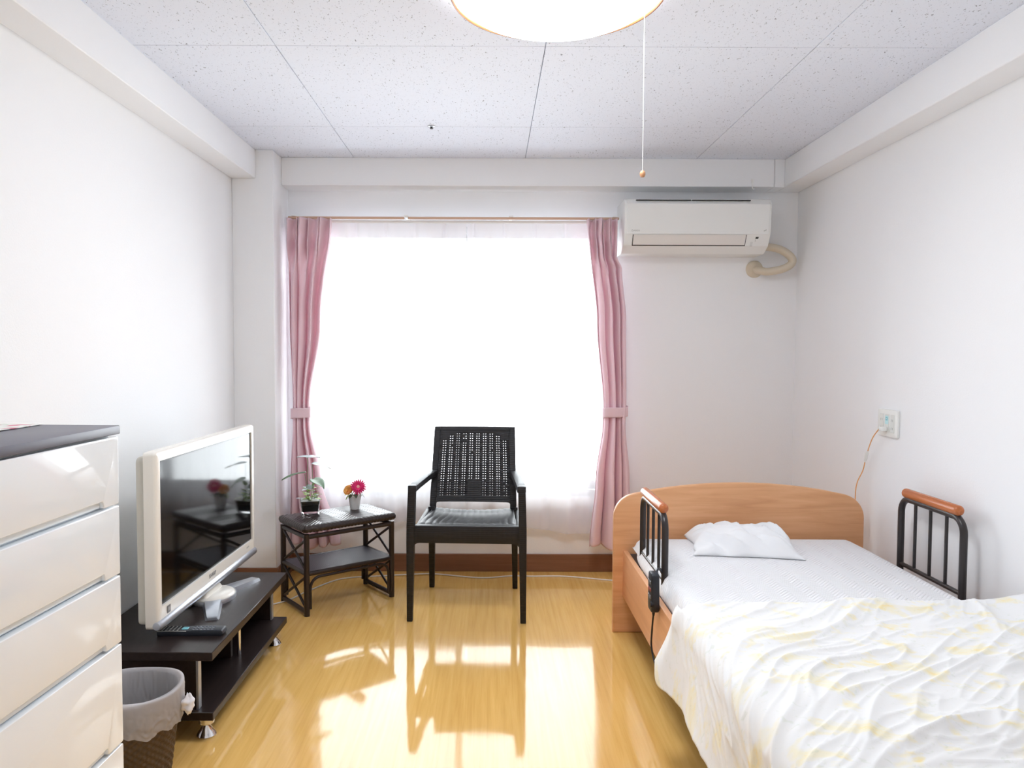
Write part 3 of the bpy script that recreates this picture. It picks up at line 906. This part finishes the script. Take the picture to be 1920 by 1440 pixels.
for i in range(len(gx) - 1):
    for j in range(len(gz) - 1):
        if i in holes_x and j in holes_z:
            gi = (i - 2) // 4; zi = (j - 2) // 2
            arch = abs(gi - 4.5) / 4.5
            if zi < 28 - 3 * arch * arch and zi >= (1 if gi not in (4, 5) else 8) and rndh.random() > .02: continue
        q.bm.faces.new((W[i][j], W[i + 1][j], W[i + 1][j + 1], W[i][j + 1]))
bk = q.build('backrest', CHAIRM, ch, sharp=50)
md = bk.modifiers.new('thickness', 'SOLIDIFY'); md.thickness = .007; md.offset = 0
fr = B()
outer = fillet([(-.2255, .415), (.2255, .415), (.2085, .838), (-.2085, .838)], [0, 0, .004, .004], 3)
# frame as two stiles, a top rail and an arched bottom rail with rounded notch
def stile(s):
    q2 = B(); rings = []
    for z_ in (.40, .45, .55, .65, .75, .838):
        t = (z_ - .40) / .438
        c = bx(s * (.209 - .012 * t), max(z_, .44)); c.z = z_
        if z_ < .44: c.y = .452
        rings.append([q2.bm.verts.new(c + Vector((wx * .0165, wy * .014, 0))) for wx, wy in ((-1, -1), (1, -1), (1, 1), (-1, 1))])
    for A_, C_ in zip(rings, rings[1:]):
        for i in range(4): q2.bm.faces.new((A_[i], A_[(i + 1) % 4], C_[(i + 1) % 4], C_[i]))
    q2.bm.faces.new(list(reversed(rings[0]))); q2.bm.faces.new(rings[-1])
    bmesh.ops.bevel(q2.bm, geom=list(q2.bm.edges), offset=.003, segments=1, affect='EDGES', profile=.5, clamp_overlap=True)
    q2.build('back_post', CHAIRM, ch)
stile(-1); stile(1)
q2 = B()
def railgrid(zf0, zf1, nm):
    q3 = B()
    m_ = 30
    rings = []
    for k in range(m_ + 1):
        x = -.2 + .4 * k / m_
        za, zb = zf0(x), zf1(x)
        pa, pb = bx(x, za), bx(x, zb)
        rings.append([q3.bm.verts.new(p) for p in (pa + Vector((0, -.007, 0)), pa + Vector((0, .007, 0)), pb + Vector((0, .007, 0)), pb + Vector((0, -.007, 0)))])
    for A_, C_ in zip(rings, rings[1:]):
        for i in range(4): q3.bm.faces.new((A_[i], A_[(i + 1) % 4], C_[(i + 1) % 4], C_[i]))
    q3.bm.faces.new(list(reversed(rings[0]))); q3.bm.faces.new(rings[-1])
    bmesh.ops.recalc_face_normals(q3.bm, faces=q3.bm.faces)
    q3.build(nm, CHAIRM, ch, sharp=50)
railgrid(lambda x: .820, lambda x: .838, 'top_rail')
def notch(x):
    d = .2 - abs(x)
    return .461 - (.022 - math.sqrt(max(0, .022 ** 2 - max(0, .022 - d) ** 2)) if d < .022 else 0)
railgrid(notch, lambda x: .474, 'lower_rail')
B().box(-.2, .2, .452, .472, .392, .414, .005, 2).build('rear_rail', CHAIRM, ch)

# ------------------------------------------------------------------ rattan side table
TBX, TBY, TBR = -.756, 3.687, math.atan2(.285, .358)
tb = thing('side_table', 'small dark rattan side table with woven top and lower shelf', 'side table', (TBX, TBY, 0), TBR)
HL, HS, ZT = .229, .133, .425
for sx in (-1, 1):
    for sy in (-1, 1):
        B().tube([(sx * HL, sy * HS, 0), (sx * HL, sy * HS, .385)], .0135, 14).build('leg', RATTAN, tb)
for sy in (-1, 1):
    B().tube([(-HL, sy * HS, .372), (HL, sy * HS, .372)], .011, 12).build('top_rail', RATTAN, tb)
    B().tube([(-HL, sy * HS, .198), (HL, sy * HS, .198)], .011, 12).build('shelf_rail', RATTAN, tb)
    # arched brace under the shelf
    arch = [(-HL + .018, sy * HS, .03), (-HL + .018, sy * HS, .125)] + [(-HL + .018 + .05 * (1 - math.cos(t)), sy * HS, .125 + .052 * math.sin(t)) for t in [PI / 2 * k / 6 for k in range(1, 7)]]
    arch2 = [(-a, b, c) for a, b, c in reversed(arch)]
    B().tube(arch + arch2, .007, 10).build('arch_brace', RATTAN, tb)
for sx in (-1, 1):
    B().tube([(sx * HL, -HS, .372), (sx * HL, HS, .372)], .011, 12).build('end_rail', RATTAN, tb)
    B().tube([(sx * HL, -HS, .198), (sx * HL, HS, .198)], .011, 12).build('shelf_end_rail', RATTAN, tb)
    B().tube([(sx * HL, -HS, .018), (sx * HL, HS, .018)], .011, 12).build('bottom_rail', RATTAN, tb)
    for z0_, z1_ in ((.208, .362), (.03, .188)):
        B().tube([(sx * HL, -HS, z0_), (sx * HL, HS, z1_)], .0065, 10).build('cross_brace', RATTAN, tb)
        B().tube([(sx * HL, -HS, z1_), (sx * HL, HS, z0_)], .0065, 10).build('cross_brace', RATTAN, tb)
B().box(-HL, HL, -HS, HS, .196, .206, .002, 1).build('shelf', SHELFM, tb)
def twill(x, yv):
    blk = math.floor((x + 1) / .095)
    sg_ = 1 if blk % 2 else -1
    t = (x + sg_ * yv * 1.0) / .021
    w_ = abs(math.sin(PI * t))
    return .0045 * w_ ** .35
TX, TY, TR = HL + .020, HS + .020, .015
def ttop(u, v):
    # rounded slab: u around edge fold, plain grid with rolled rim
    x = -TX + 2 * TX * u; yv = -TY + 2 * TY * v
    ex = max(0, abs(x) - (TX - TR)) / TR; ey = max(0, abs(yv) - (TY - TR)) / TR
    e = min(1, math.hypot(ex, ey))
    cx, cy = max(-(TX - TR), min(TX - TR, x)), max(-(TY - TR), min(TY - TR, yv))
    px, py = x, yv
    if ex > 0 and ey > 0 and math.hypot(ex, ey) > 1:
        k = 1 / math.hypot(ex, ey); px = cx + (x - cx) * k; py = cy + (yv - cy) * k
    z = ZT - TR + TR * math.sqrt(max(0, 1 - e * e))
    return Vector((px, py, z + twill(x, yv) * (1 - .5 * e)))
def tbot(u, v):
    p = ttop(u, v); z = ZT - TR - (p.z - (ZT - TR)) * .9
    return Vector((p.x, p.y, z))
q = B().grid(ttop, 200, 116).grid(tbot, 100, 58, flip=True)
q.build('woven_top', WOVEN, tb, sharp=70)
def edge_wrap(u, v):   # wound strands around the rim
    per = u * 4
    a = 2 * PI * v
    L1, L2 = 2 * TX - .03, 2 * TY - .03
    tot = 2 * (L1 + L2); d = u * tot
    if d < L1: c = Vector((-L1 / 2 + d, -L2 / 2, 0)); nr = Vector((0, -1, 0))
    elif d < L1 + L2: c = Vector((L1 / 2, -L2 / 2 + d - L1, 0)); nr = Vector((1, 0, 0))
    elif d < 2 * L1 + L2: c = Vector((L1 / 2 - (d - L1 - L2), L2 / 2, 0)); nr = Vector((0, 1, 0))
    else: c = Vector((-L1 / 2, L2 / 2 - (d - 2 * L1 - L2), 0)); nr = Vector((-1, 0, 0))
    r = .0140 + .0030 * abs(math.sin(PI * d / .018 + a * .8))
    return c + nr * (r * math.cos(a)) + Vector((0, 0, ZT - .0165 + r * math.sin(a)))
B().grid(edge_wrap, 420, 12, True, True).build('wound_rim', WOVEN, tb, sharp=70)

# ------------------------------------------------------------------ glass planter
ZP = ZT + .003
gp = thing('glass_planter', 'square glass planter with tall leafy greenery on the side table', 'plant', (-.888, 3.662, ZP), .25)
def sq(hw, r, n=6):
    return fillet(rect(-hw, hw, -hw, hw), r, n)
def loft(q, secs, cap0=True, cap1=True):
    rings = [[q.bm.verts.new((x, y_, z_)) for x, y_ in poly] for poly, z_ in secs]
    n_ = len(rings[0])
    for A_, C_ in zip(rings, rings[1:]):
        for i in range(n_): q.bm.faces.new((A_[i], A_[(i + 1) % n_], C_[(i + 1) % n_], C_[i]))
    if cap0: q.bm.faces.new(list(reversed(rings[0])))
    if cap1: q.bm.faces.new(rings[-1])
    return q
loft(B(), [(sq(.040, .010), 0), (sq(.046, .012), .004), (sq(.044, .012), .010), (sq(.036, .010), .014), (sq(.040, .010), .022), (sq(.048, .011), .082), (sq(.0455, .010), .082), (sq(.0385, .008), .024)]).build('glass_pot', GLASS, gp)
loft(B(), [(sq(.0382, .008), .0242), (sq(.0415, .008), .052), (sq(.042, .008), .056)]).build('soil', SOIL, gp)
loft(B(), [(sq(.042, .008), .0562), (sq(.0445, .008), .075), (sq(.030, .008), .080)]).build('gravel', GEL, gp)
def leaf_mesh(L_, W_, droop, heart=True, n=14):
    q = B()
    def fn(u, v):
        t = u
        wd = W_ * (math.sin(PI * min(1, t * .92 + .08)) ** .8) * (1.25 - .7 * t)
        if t > .98: wd *= .1
        s = 2 * v - 1
        return Vector((L_ * t, wd * s, -droop * t * t + .12 * W_ * abs(s) + .02 * L_ * math.sin(6 * t) * s))
    q.grid(fn, n, 9); return q
def leaf(par, m, loc, L_, W_, yaw, pitch, droop, nm='leaf'):
    o = leaf_mesh(L_, W_, droop).build(nm, m, par, sharp=180)
    md = o.modifiers.new('thickness', 'SOLIDIFY'); md.thickness = .0006
    o.location = loc; o.rotation_euler = (0, pitch, yaw)
    return o
lw = -.25  # planter's own turn, so leaf directions below are world directions
def stem(par, pts, r=.0014): B().tube(bez(pts, 6), r, 6).build('stem', STEM, par)
tips = {}
stem(gp, [(-.005, 0, .07), (-.012, .005, .16), (-.010, .005, .285)])
stem(gp, [(.004, 0, .07), (.012, .0, .15), (.012, .0, .252)])
stem(gp, [(-.01, 0, .07), (-.016, -.004, .13), (-.024, -.006, .205)])
stem(gp, [(.008, 0, .07), (.016, .0, .12), (.018, 0, .172)])
leaf(gp, LEAFPALE, (-.012, .004, .285), .062, .038, lw + 2.75, -.15, .014)
leaf(gp, LEAFPALE, (-.010, .004, .285), .062, .038, lw + .30, -.15, .014)
leaf(gp, LEAFPALE, (.010, 0, .256), .100, .034, lw - .15, .05, .022)
leaf(gp, LEAF, (-.018, -.006, .212), .118, .036, lw + PI + .2, .05, .030)
leaf(gp, LEAF, (.012, 0, .178), .078, .046, lw - .45, .15, .034)
rl = random.Random(5)
for k in range(26):
    a = rl.uniform(0, 2 * PI); r = rl.uniform(.002, .022)
    leaf(gp, LEAFLIME if k % 3 else LEAFPALE, (r * math.cos(a), r * math.sin(a), rl.uniform(.075, .148)), rl.uniform(.022, .04), rl.uniform(.008, .014), a, rl.uniform(-1.0, .1), .004, 'small_leaf')
leaf(gp, LEAFPALE, (-.030, -.02, .088), .038, .009, lw + PI - .1, -.02, .002, 'small_leaf')
leaf(gp, LEAFLIME, (.028, -.02, .086), .030, .012, lw, .1, .004, 'small_leaf')

# ------------------------------------------------------------------ flower pot
fl = thing('flower_pot', 'small white pot with a magenta gerbera and an orange rose', 'flower pot', (-.693, 3.806, ZP))
B().lathe([(0, 0), (.0225, 0), (.0235, .003), (.033, .066), (.0355, .067), (.036, .074), (.034, .0755), (.0325, .0745), (.031, .066), (0, .066)], 32).build('pot', POTWHITE, fl)
B().lathe([(0, .064), (.0308, .0665), (.022, .078), (0, .082)], 20).build('moss', LEAFDARK, fl)
g = B()
def petal(q, c, nrm, xd, ang, r0, r1, w_, tilt):
    yd = nrm.cross(xd); d = xd * math.cos(ang) + yd * math.sin(ang); sd = nrm.cross(d)
    rows = []
    for t, ww in ((0, .35), (.35, .8), (.7, 1.0), (.92, .8), (1.0, .3)):
        p = c + d * (r0 + (r1 - r0) * t) + nrm * (tilt * math.sin(t * 1.9))
        rows.append([q.bm.verts.new(p + sd * (w_ * ww * s)+ nrm * (.0012 * abs(s))) for s in (-1, 0, 1)])
    for A_, C_ in zip(rows, rows[1:]):
        for i in range(2): q.bm.faces.new((A_[i], A_[i + 1], C_[i + 1], C_[i]))
gn = Vector((.05, -.92, .42)).normalized(); gxd = Vector((1, 0, 0)); gxd = (gxd - gn * gxd.dot(gn)).normalized()
gc = Vector((.022, -.022, .118))
for lay_, (r1, nn_, tl) in enumerate(((.040, 20, .003), (.033, 18, .007), (.023, 14, .009))):
    for k in range(nn_): petal(g, gc + gn * (.002 * lay_), gn, gxd, 2 * PI * k / nn_ + lay_ * .17, .006, r1 * (1 + .06 * math.sin(k * 5.1)), .0042, tl)
go = g.build('gerbera', MAGENTA, fl, sharp=180)
go.modifiers.new('thickness', 'SOLIDIFY').thickness = .0007
q = B(); q.lathe([(0, .006), (.006, .005), (.010, 0), (.008, -.004), (0, -.004)], 18)
rotm = gn.to_track_quat('Z', 'Y').to_matrix().to_4x4()
bmesh.ops.transform(q.bm, matrix=Matrix.Translation(gc + gn * .006) @ rotm, verts=q.bm.verts)
q.build('gerbera_heart', PETALPINK, go)
B().tube([(.006, 0, .07), (.016, -.006, .10), tuple(gc - gn * .004)], .0018, 8).build('stem', STEM, fl)
# rose: nested cupped petals
r_ = B(); rc = Vector((-.026, -.022, .100)); rn = Vector((-.35, -.78, .52)).normalized()
rm = Matrix.Translation(rc) @ rn.to_track_quat('Z', 'Y').to_matrix().to_4x4()
for lay_, (rad, hgt, nn_) in enumerate(((.005, .018, 3), (.011, .020, 4), (.017, .019, 5), (.0235, .015, 6))):
    for k in range(nn_):
        a0 = 2 * PI * k / nn_ + lay_ * .8
        def fn(u, v, rad=rad, hgt=hgt, a0=a0, nn_=nn_):
            a = a0 + (u - .5) * 2 * PI / nn_ * 1.35
            rr = rad * (.45 + .55 * v ** .6) * (1 + .12 * (v ** 4)) + .0012 * math.sin(PI * u)
            zz = hgt * (v - .45) - .003 * (2 * u - 1) ** 2
            return rm @ Vector((rr * math.cos(a), rr * math.sin(a), zz))
        r_.grid(fn, 7, 6)
ro = r_.build('rose', ROSE, fl, sharp=180)
ro.modifiers.new('thickness', 'SOLIDIFY').thickness = .0007
B().tube([(-.004, 0, .07), (-.014, -.010, .085), tuple(rc - rn * .008)], .0018, 8).build('stem', STEM, fl)
for (lx, ly, lz, yaw, pt) in ((-.02, -.02, .080, PI - .2, .1), (-.012, -.026, .080, -1.9, .5), (.01, -.028, .084, -1.3, .6), (.03, -.01, .084, .1, .7), (-.028, -.012, .076, 3.6, .9), (.014, -.024, .09, -.6, -.2)):
    leaf(fl, LEAFDARK if lx > -.015 else LEAFLIME, (lx, ly, lz), .030, .010, yaw, pt, .004)

# ------------------------------------------------------------------ television stand
ts = thing('tv_stand', 'low dark brown television stand with an open shelf', 'tv stand', (-1.10, 2.735, 0))
sx0, sx1, sy0, sy1 = -.222, .230, -.428, .428
B().box(sx0, sx1, sy0, sy1, .262, .290, .002, 1).build('top_board', STANDWOOD, ts)
B().box(sx0, sx1, sy0, sy1, .070, .097, .002, 1).build('shelf_board', STANDWOOD, ts)
B().box(sx0 + .02, sx1 - .060, sy0 + .020, sy0 + .042, .097, .262, .001, 1).build('side_panel', STANDWOOD, ts)
B().box(sx0 + .02, sx1 - .060, sy1 - .042, sy1 - .020, .097, .262, .001, 1).build('side_panel', STANDWOOD, ts)
B().box(sx0 + .02, sx1 - .090, -.006, .016, .097, .262, .001, 1).build('divider', STANDWOOD, ts)
B().box(sx0, sx0 + .014, sy0 + .02, sy1 - .02, .097, .262).build('back_panel', STANDWOOD, ts)
B().box(sx1 - .060, sx1 - .052, sy0 + .019, sy0 + .043, .097, .262, .001, 1).build('metal_strip', SILVER, ts)
B().box(sx1 - .060, sx1 - .052, sy1 - .043, sy1 - .019, .097, .262, .001, 1).build('metal_strip', SILVER, ts)
B().tube([(sx1 - .066, .012, .097), (sx1 - .066, .012, .262)], .0075, 14).build('metal_post', CHROME, ts)
for x in (sx0 + .05, sx1 - .040):
    for yy in (sy0 + .05, sy1 - .06):
        ft = B().lathe([(0, 0), (.030, 0), (.031, .004), (.027, .012), (.012, .034), (.012, .046), (0, .046)], 28, (x, yy, 0)).build('foot', CHROME, ts)
        B().lathe([(0, .042), (.024, .042), (.024, .070), (0, .070)], 28, (x, yy, 0)).build('foot_collar', CHROME, ft)

# ------------------------------------------------------------------ television
tv = thing('television', 'white flat-screen television on the dark stand', 'television', (-1.072, 2.825, .290), math.radians(-1.1))
TW, TZ0, TZ1 = .466, .048, .622
# front bezel with rounded corners and a screen opening (four overlapping bars in one shell)
bz = B()
outer = fillet(rect(-TW, TW, TZ0, TZ1), .014, 5)
inner = rect(-TW + .030, TW - .030, .118, TZ1 - .030)
inner_f = fillet(inner, .003, 5)
def ringprism(q, out, inn, x0, x1):
    A = [q.bm.verts.new((x1, u, v)) for u, v in out]; I = [q.bm.verts.new((x1 - .0015, u, v)) for u, v in inn]
    Ab = [q.bm.verts.new((x0, u, v)) for u, v in out]; Ib = [q.bm.verts.new((x1 - .010, u, v)) for u, v in inn]
    n_ = len(out)
    for i in range(n_):
        j = (i + 1) % n_
        q.bm.faces.new((A[i], A[j], I[j], I[i])); q.bm.faces.new((Ab[i], Ab[j], A[j], A[i])); q.bm.faces.new((I[i], I[j], Ib[j], Ib[i]))
    q.bm.faces.new(list(reversed(Ab)))
    bmesh.ops.recalc_face_normals(q.bm, faces=q.bm.faces)
    return [e for e in q.bm.edges if all(v in set(A) for v in e.verts)]
es = ringprism(bz, outer, inner_f, -.022, .020)
bmesh.ops.bevel(bz.bm, geom=es, offset=.012, segments=4, affect='EDGES', profile=.5, clamp_overlap=True)
bz.build('bezel', TVWHITE, tv, sharp=45)
B().box(.005, .0125, -TW + .031, TW - .031, .119, TZ1 - .031).build('screen_rim', SCREENRIM, tv)
B().box(.010, .0135, -TW + .036, TW - .036, .128, TZ1 - .036).build('screen', SCREEN, tv)
B().prism(fillet(rect(-TW + .006, TW - .006, TZ0 + .012, TZ1 - .016), .02, 5), 'X', -.050, -.022, .006, 2).build('back_shell', TVBACK, tv)
B().prism(fillet(rect(-.33, .33, .11, .50), .04, 5), 'X', -.088, -.050, .015, 3).build('rear_bulge', TVBACK, tv)
B().lathe([(0, -TW - .004), (.012, -TW - .002), (.0165, -TW + .008), (.0165, TW - .008), (.012, TW + .002), (0, TW + .004)], 20, (.014, 0, TZ0 + .014), 'Y').build('silver_bar', SILVER, tv, sharp=50)
MY = Matrix(((0, 0, 1, 0), (1, 0, 0, 0), (0, 1, 0, 0), (0, 0, 0, 1)))   # text faces +X, reads along +Y
text('SHARP', .022, GREYTEXT, tv, Matrix.Translation((.0203, -.02, .098)) @ MY)
text('AQUOS', .009, PALETEXT, tv, Matrix.Translation((.0203, .37, .100)) @ MY)
lg = B().box(.0196, .0206, -.402, -.378, .083, .107).build('badge', GREYTEXT, tv)
B().box(.0204, .0209, -.397, -.383, .089, .101).build('badge_mark', mat('badge_mark_grey', (168, 168, 170), .5), lg)
nk = B()
loft(nk, [(fillet(rect(-.045, .022, -.085, .085), .015, 5), .022), (fillet(rect(-.040, .012, -.070, .070), .015, 5), .05), (fillet(rect(-.035, -.002, -.065, .065), .012, 5), .10)])
nk.build('neck', TVWHITE, tv)
dsc = B().lathe([(0, 0), (.088, 0), (.092, .006), (.090, .018), (.082, .0235), (0, .0245)], 48, (.018, 0, 0)).build('base_disc', TVWHITE, tv, sharp=50)
dsc.scale = (.85, 1.05, 1)
B().lathe([(0, 0), (.0945, .0), (.0950, .014), (.0935, .0165), (.092, .014), (0, .004)], 48, (.018, 0, .0)).build('base_band', SILVER, tv).scale = (.85, 1.05, 1)
for s in (-1, 1):
    q = B(); a = Vector((.035, s * .062, 0)); b_ = Vector((.102, s * .235, 0)); d = (b_ - a).normalized(); sd = Vector((-d.y, d.x, 0))
    rings = []
    for t, wv, zh in ((0, .036, .020), (.5, .030, .016), (.96, .024, .011), (1.0, .020, .008)):
        c = a + (b_ - a) * t
        rings.append([q.bm.verts.new(p) for p in (c - sd * wv, c + sd * wv, c + sd * (wv - .006) + Vector((0, 0, zh)), c - sd * (wv - .006) + Vector((0, 0, zh)))])
    for A_, C_ in zip(rings, rings[1:]):
        for i in range(4): q.bm.faces.new((A_[i], A_[(i + 1) % 4], C_[(i + 1) % 4], C_[i]))
    q.bm.faces.new(list(reversed(rings[0]))); q.bm.faces.new(rings[-1])
    bmesh.ops.recalc_face_normals(q.bm, faces=q.bm.faces)
    q.build('splayed_foot', SILVER, tv)
    B().box(-.11, -.03, s * .05 - .018 + s * .04, s * .05 + .018 + s * .04, 0, .012, .003, 1).build('rear_foot', TVBACK, tv)
tc_ = B().tube(bez([(-1.20, 3.10, .50), (-1.19, 3.17, .46), (-1.175, 3.215, .40), (-1.172, 3.225, .32), (-1.175, 3.22, .2), (-1.18, 3.25, .06), (-1.2, 3.3, .004)], 10), .003, 8).build('television_cable', WHITECABLE)
tag(tc_, 'white cable hanging down behind the television', 'cable')

# ------------------------------------------------------------------ remote control
rc_ = thing('remote_control', 'black and grey television remote on the stand', 'remote control', (-.995, 2.462, .290), math.radians(1.5))
rp = fillet([(-.108, .002), (-.098, 0), (.102, 0), (.110, .006), (.106, .020), (-.02, .019), (-.108, .016)], [.002, .002, .004, .003, .006, .01, .002], 3)
B().prism(rp, 'Y', -.023, .023, .004, 2).build('case', HANDSET, rc_)
B().box(-.108, -.010, -.024, .024, .0155, .0185, .002, 1).build('key_plate', mat('remote_silver', (150, 148, 144), .35, metal=.4), rc_)
b0 = None
for i in range(6):
    for j in range(4):
        p = (-.098 + .0125 * i, -.0165 + .011 * j, .0185)
        if b0 is None: b0 = B().box(-.0042, .0042, -.0033, .0033, -.002, .0018, .001, 1).build('button', RUBBER, rc_, loc=p)
        else: share('button', b0, rc_, p)
bs = B().box(-.010, .010, -.010, .010, -.002, .002, .001, 1).build('arrow_pad', TEAL, rc_, loc=(-.021, -.002, .0185))
b1 = None
for i in range(6):
    for j in range(3):
        p = (.008 + .0125 * i, -.014 + .014 * j, .0195)
        if b1 is None: b1 = B().box(-.0040, .0040, -.004, .004, -.002, .0016, .001, 1).build('button', mat('remote_key_grey', (96, 100, 110), .4), rc_, loc=p)
        else: share('button', b1, rc_, p)

# ------------------------------------------------------------------ chest of drawers
DR = math.radians(-2.2)
dr = thing('chest_of_drawers', 'tall glossy white chest of drawers with grey top', 'chest of drawers', (-.900, 1.800, 0), DR)
DW, DD = .80, .372
B().box(-DD, -.022, -DW + .003, -.003, .012, 1.033, .002, 1).build('carcass', WHITEM, dr)
B().box(-DD - .002, .004, -DW - .004, .004, 1.035, 1.056, .003, 2).build('top_slab', SLAB, dr)
zs = [(.864, 1.032), (.692, .864), (.523, .692), (.274, .523), (.030, .274)]
for z0_, z1_ in zs:
    a, b_ = z0_ + .0025, z1_ - .0025
    n0, n1 = -DW + .065, -.065
    poly = [(-DW, b_), (-DW, a), (n0, a), (n0 + .004, a + .017), (n1 - .004, a + .017), (n1, a), (0, a), (0, b_)]
    poly = fillet(poly, [.004, .004, .002, .004, .004, .002, .004, .004], 3)
    d_ = B().prism(poly, 'X', -.020, 0, .004, 3).build('drawer', WHITEP, dr, sharp=50)
    B().box(-.0215, -.010, n0 + .002, n1 - .002, a + .002, a + .02).build('finger_recess', WHITEM, d_)
B().box(-DD + .02, -.03, -DW + .02, -.02, 0, .014).build('plinth', DARK, dr)
dc = thing('floral_cloth', 'white cloth with pink flowers lying on the chest of drawers', 'cloth', (-.900, 1.800, 1.056), DR)
def dcl(u, v):
    x = -.362 + .178 * u; yv = -.74 + .735 * v
    return Vector((x + .003 * math.sin(9 * v), yv + .002 * math.sin(11 * u), .0032 + .0012 * noise.noise(Vector((x * 20, yv * 20, 0)))))
q = B().grid(dcl, 20, 60).build('runner', FLORAL, dc, sharp=180)
q.modifiers.new('thickness', 'SOLIDIFY').thickness = .002

# ------------------------------------------------------------------ waste bin
wb = thing('waste_bin', 'brown woven waste basket with a white bag liner', 'waste bin', (-1.032, 2.125, 0))
def weave(u, v):
    a = 2 * PI * u; z_ = .262 * v
    r = .098 + .034 * v
    row = math.floor(v * 26)
    k = .0028 * math.sin(30 * a / 1 + (PI if row % 2 else 0)) * abs(math.sin(PI * (v * 26)))
    return Vector(((r + k) * math.cos(a), (r + k) * math.sin(a), z_))
B().grid(weave, 240, 105, True).build('basket', BASKET, wb, sharp=180)
B().lathe([(0, .004), (.098, .004), (.098, .008), (0, .008)], 40).build('basket_floor', BASKET, wb)
rw = random.Random(3)
def hemz(a): return .080 + .026 * math.sin(2 * a + 2.6) + .012 * math.sin(5 * a + 1) + .005 * math.sin(13 * a)
def lin_out(u, v):
    a = 2 * PI * u
    t = v
    r_in = .1335
    rd = 1 - min(1, abs(noise.noise(Vector((math.cos(a) * 3 + t * 2, math.sin(a) * 3, t * 2.5 + 4)))) * 3)
    rd2 = 1 - min(1, abs(noise.noise(Vector((math.cos(a) * 7, math.sin(a) * 7 - t * 4, t * 5)))) * 3)
    cr = .005 * rd + .003 * rd2 - .003
    if t < .45:    # inner side, from inside the basket up to the rim
        k = t / .45
        zz = .05 + .216 * k; rr = .096 + .0345 * k - .008 - 1.6 * abs(cr) * (1 - k * .8)
    elif t < .55:
        k = (t - .45) / .10; an = PI * k
        rr = .1320 - .0055 * math.cos(an) ; zz = .264 + .004 * math.sin(an) + .004 * math.sin(3 * a)
    else:
        k = (t - .55) / .45
        zz = .264 + .004 * math.sin(3 * a) - hemz(a) * k; rr = .1375 + .004 * k + 1.3 * abs(cr) * k - .010 * k * k
    return Vector((rr * math.cos(a), rr * math.sin(a), zz))
B().grid(lin_out, 220, 80, True).build('bag_liner', LINER, wb, sharp=180)
kn = B()
def knot(u, v):
    a = 2 * PI * u; b_ = PI * v
    r = .021 * (1 + .25 * math.sin(3 * a + 2 * b_) + .12 * math.sin(7 * b_))
    return Vector((.152 + r * math.sin(b_) * math.cos(a) * .8, .018 + r * math.sin(b_) * math.sin(a), .205 + r * 1.15 * math.cos(b_)))
kn.grid(knot, 28, 18, True); bmesh.ops.remove_doubles(kn.bm, verts=kn.bm.verts, dist=1e-5)
kn.build('bag_knot', TAPE, wb, sharp=180)

# ------------------------------------------------------------------ cable along the skirting
cb = B().tube(bez([(-1.10, 3.55, .004), (-.998, 3.65, .004), (-.93, 3.80, .004), (-.804, 4.0, .004), (-.60, 4.055, .004), (-.42, 4.075, .008), (-.30, 4.09, .006), (-.05, 4.03, .004), (.12, 4.065, .004), (.24, 4.06, .004), (.42, 4.06, .004), (.664, 3.99, .004), (.85, 3.96, .004)], 12), .0038, 8).build('floor_cable', WHITECABLE)
tag(cb, 'white cable running along the floor below the window', 'cable')
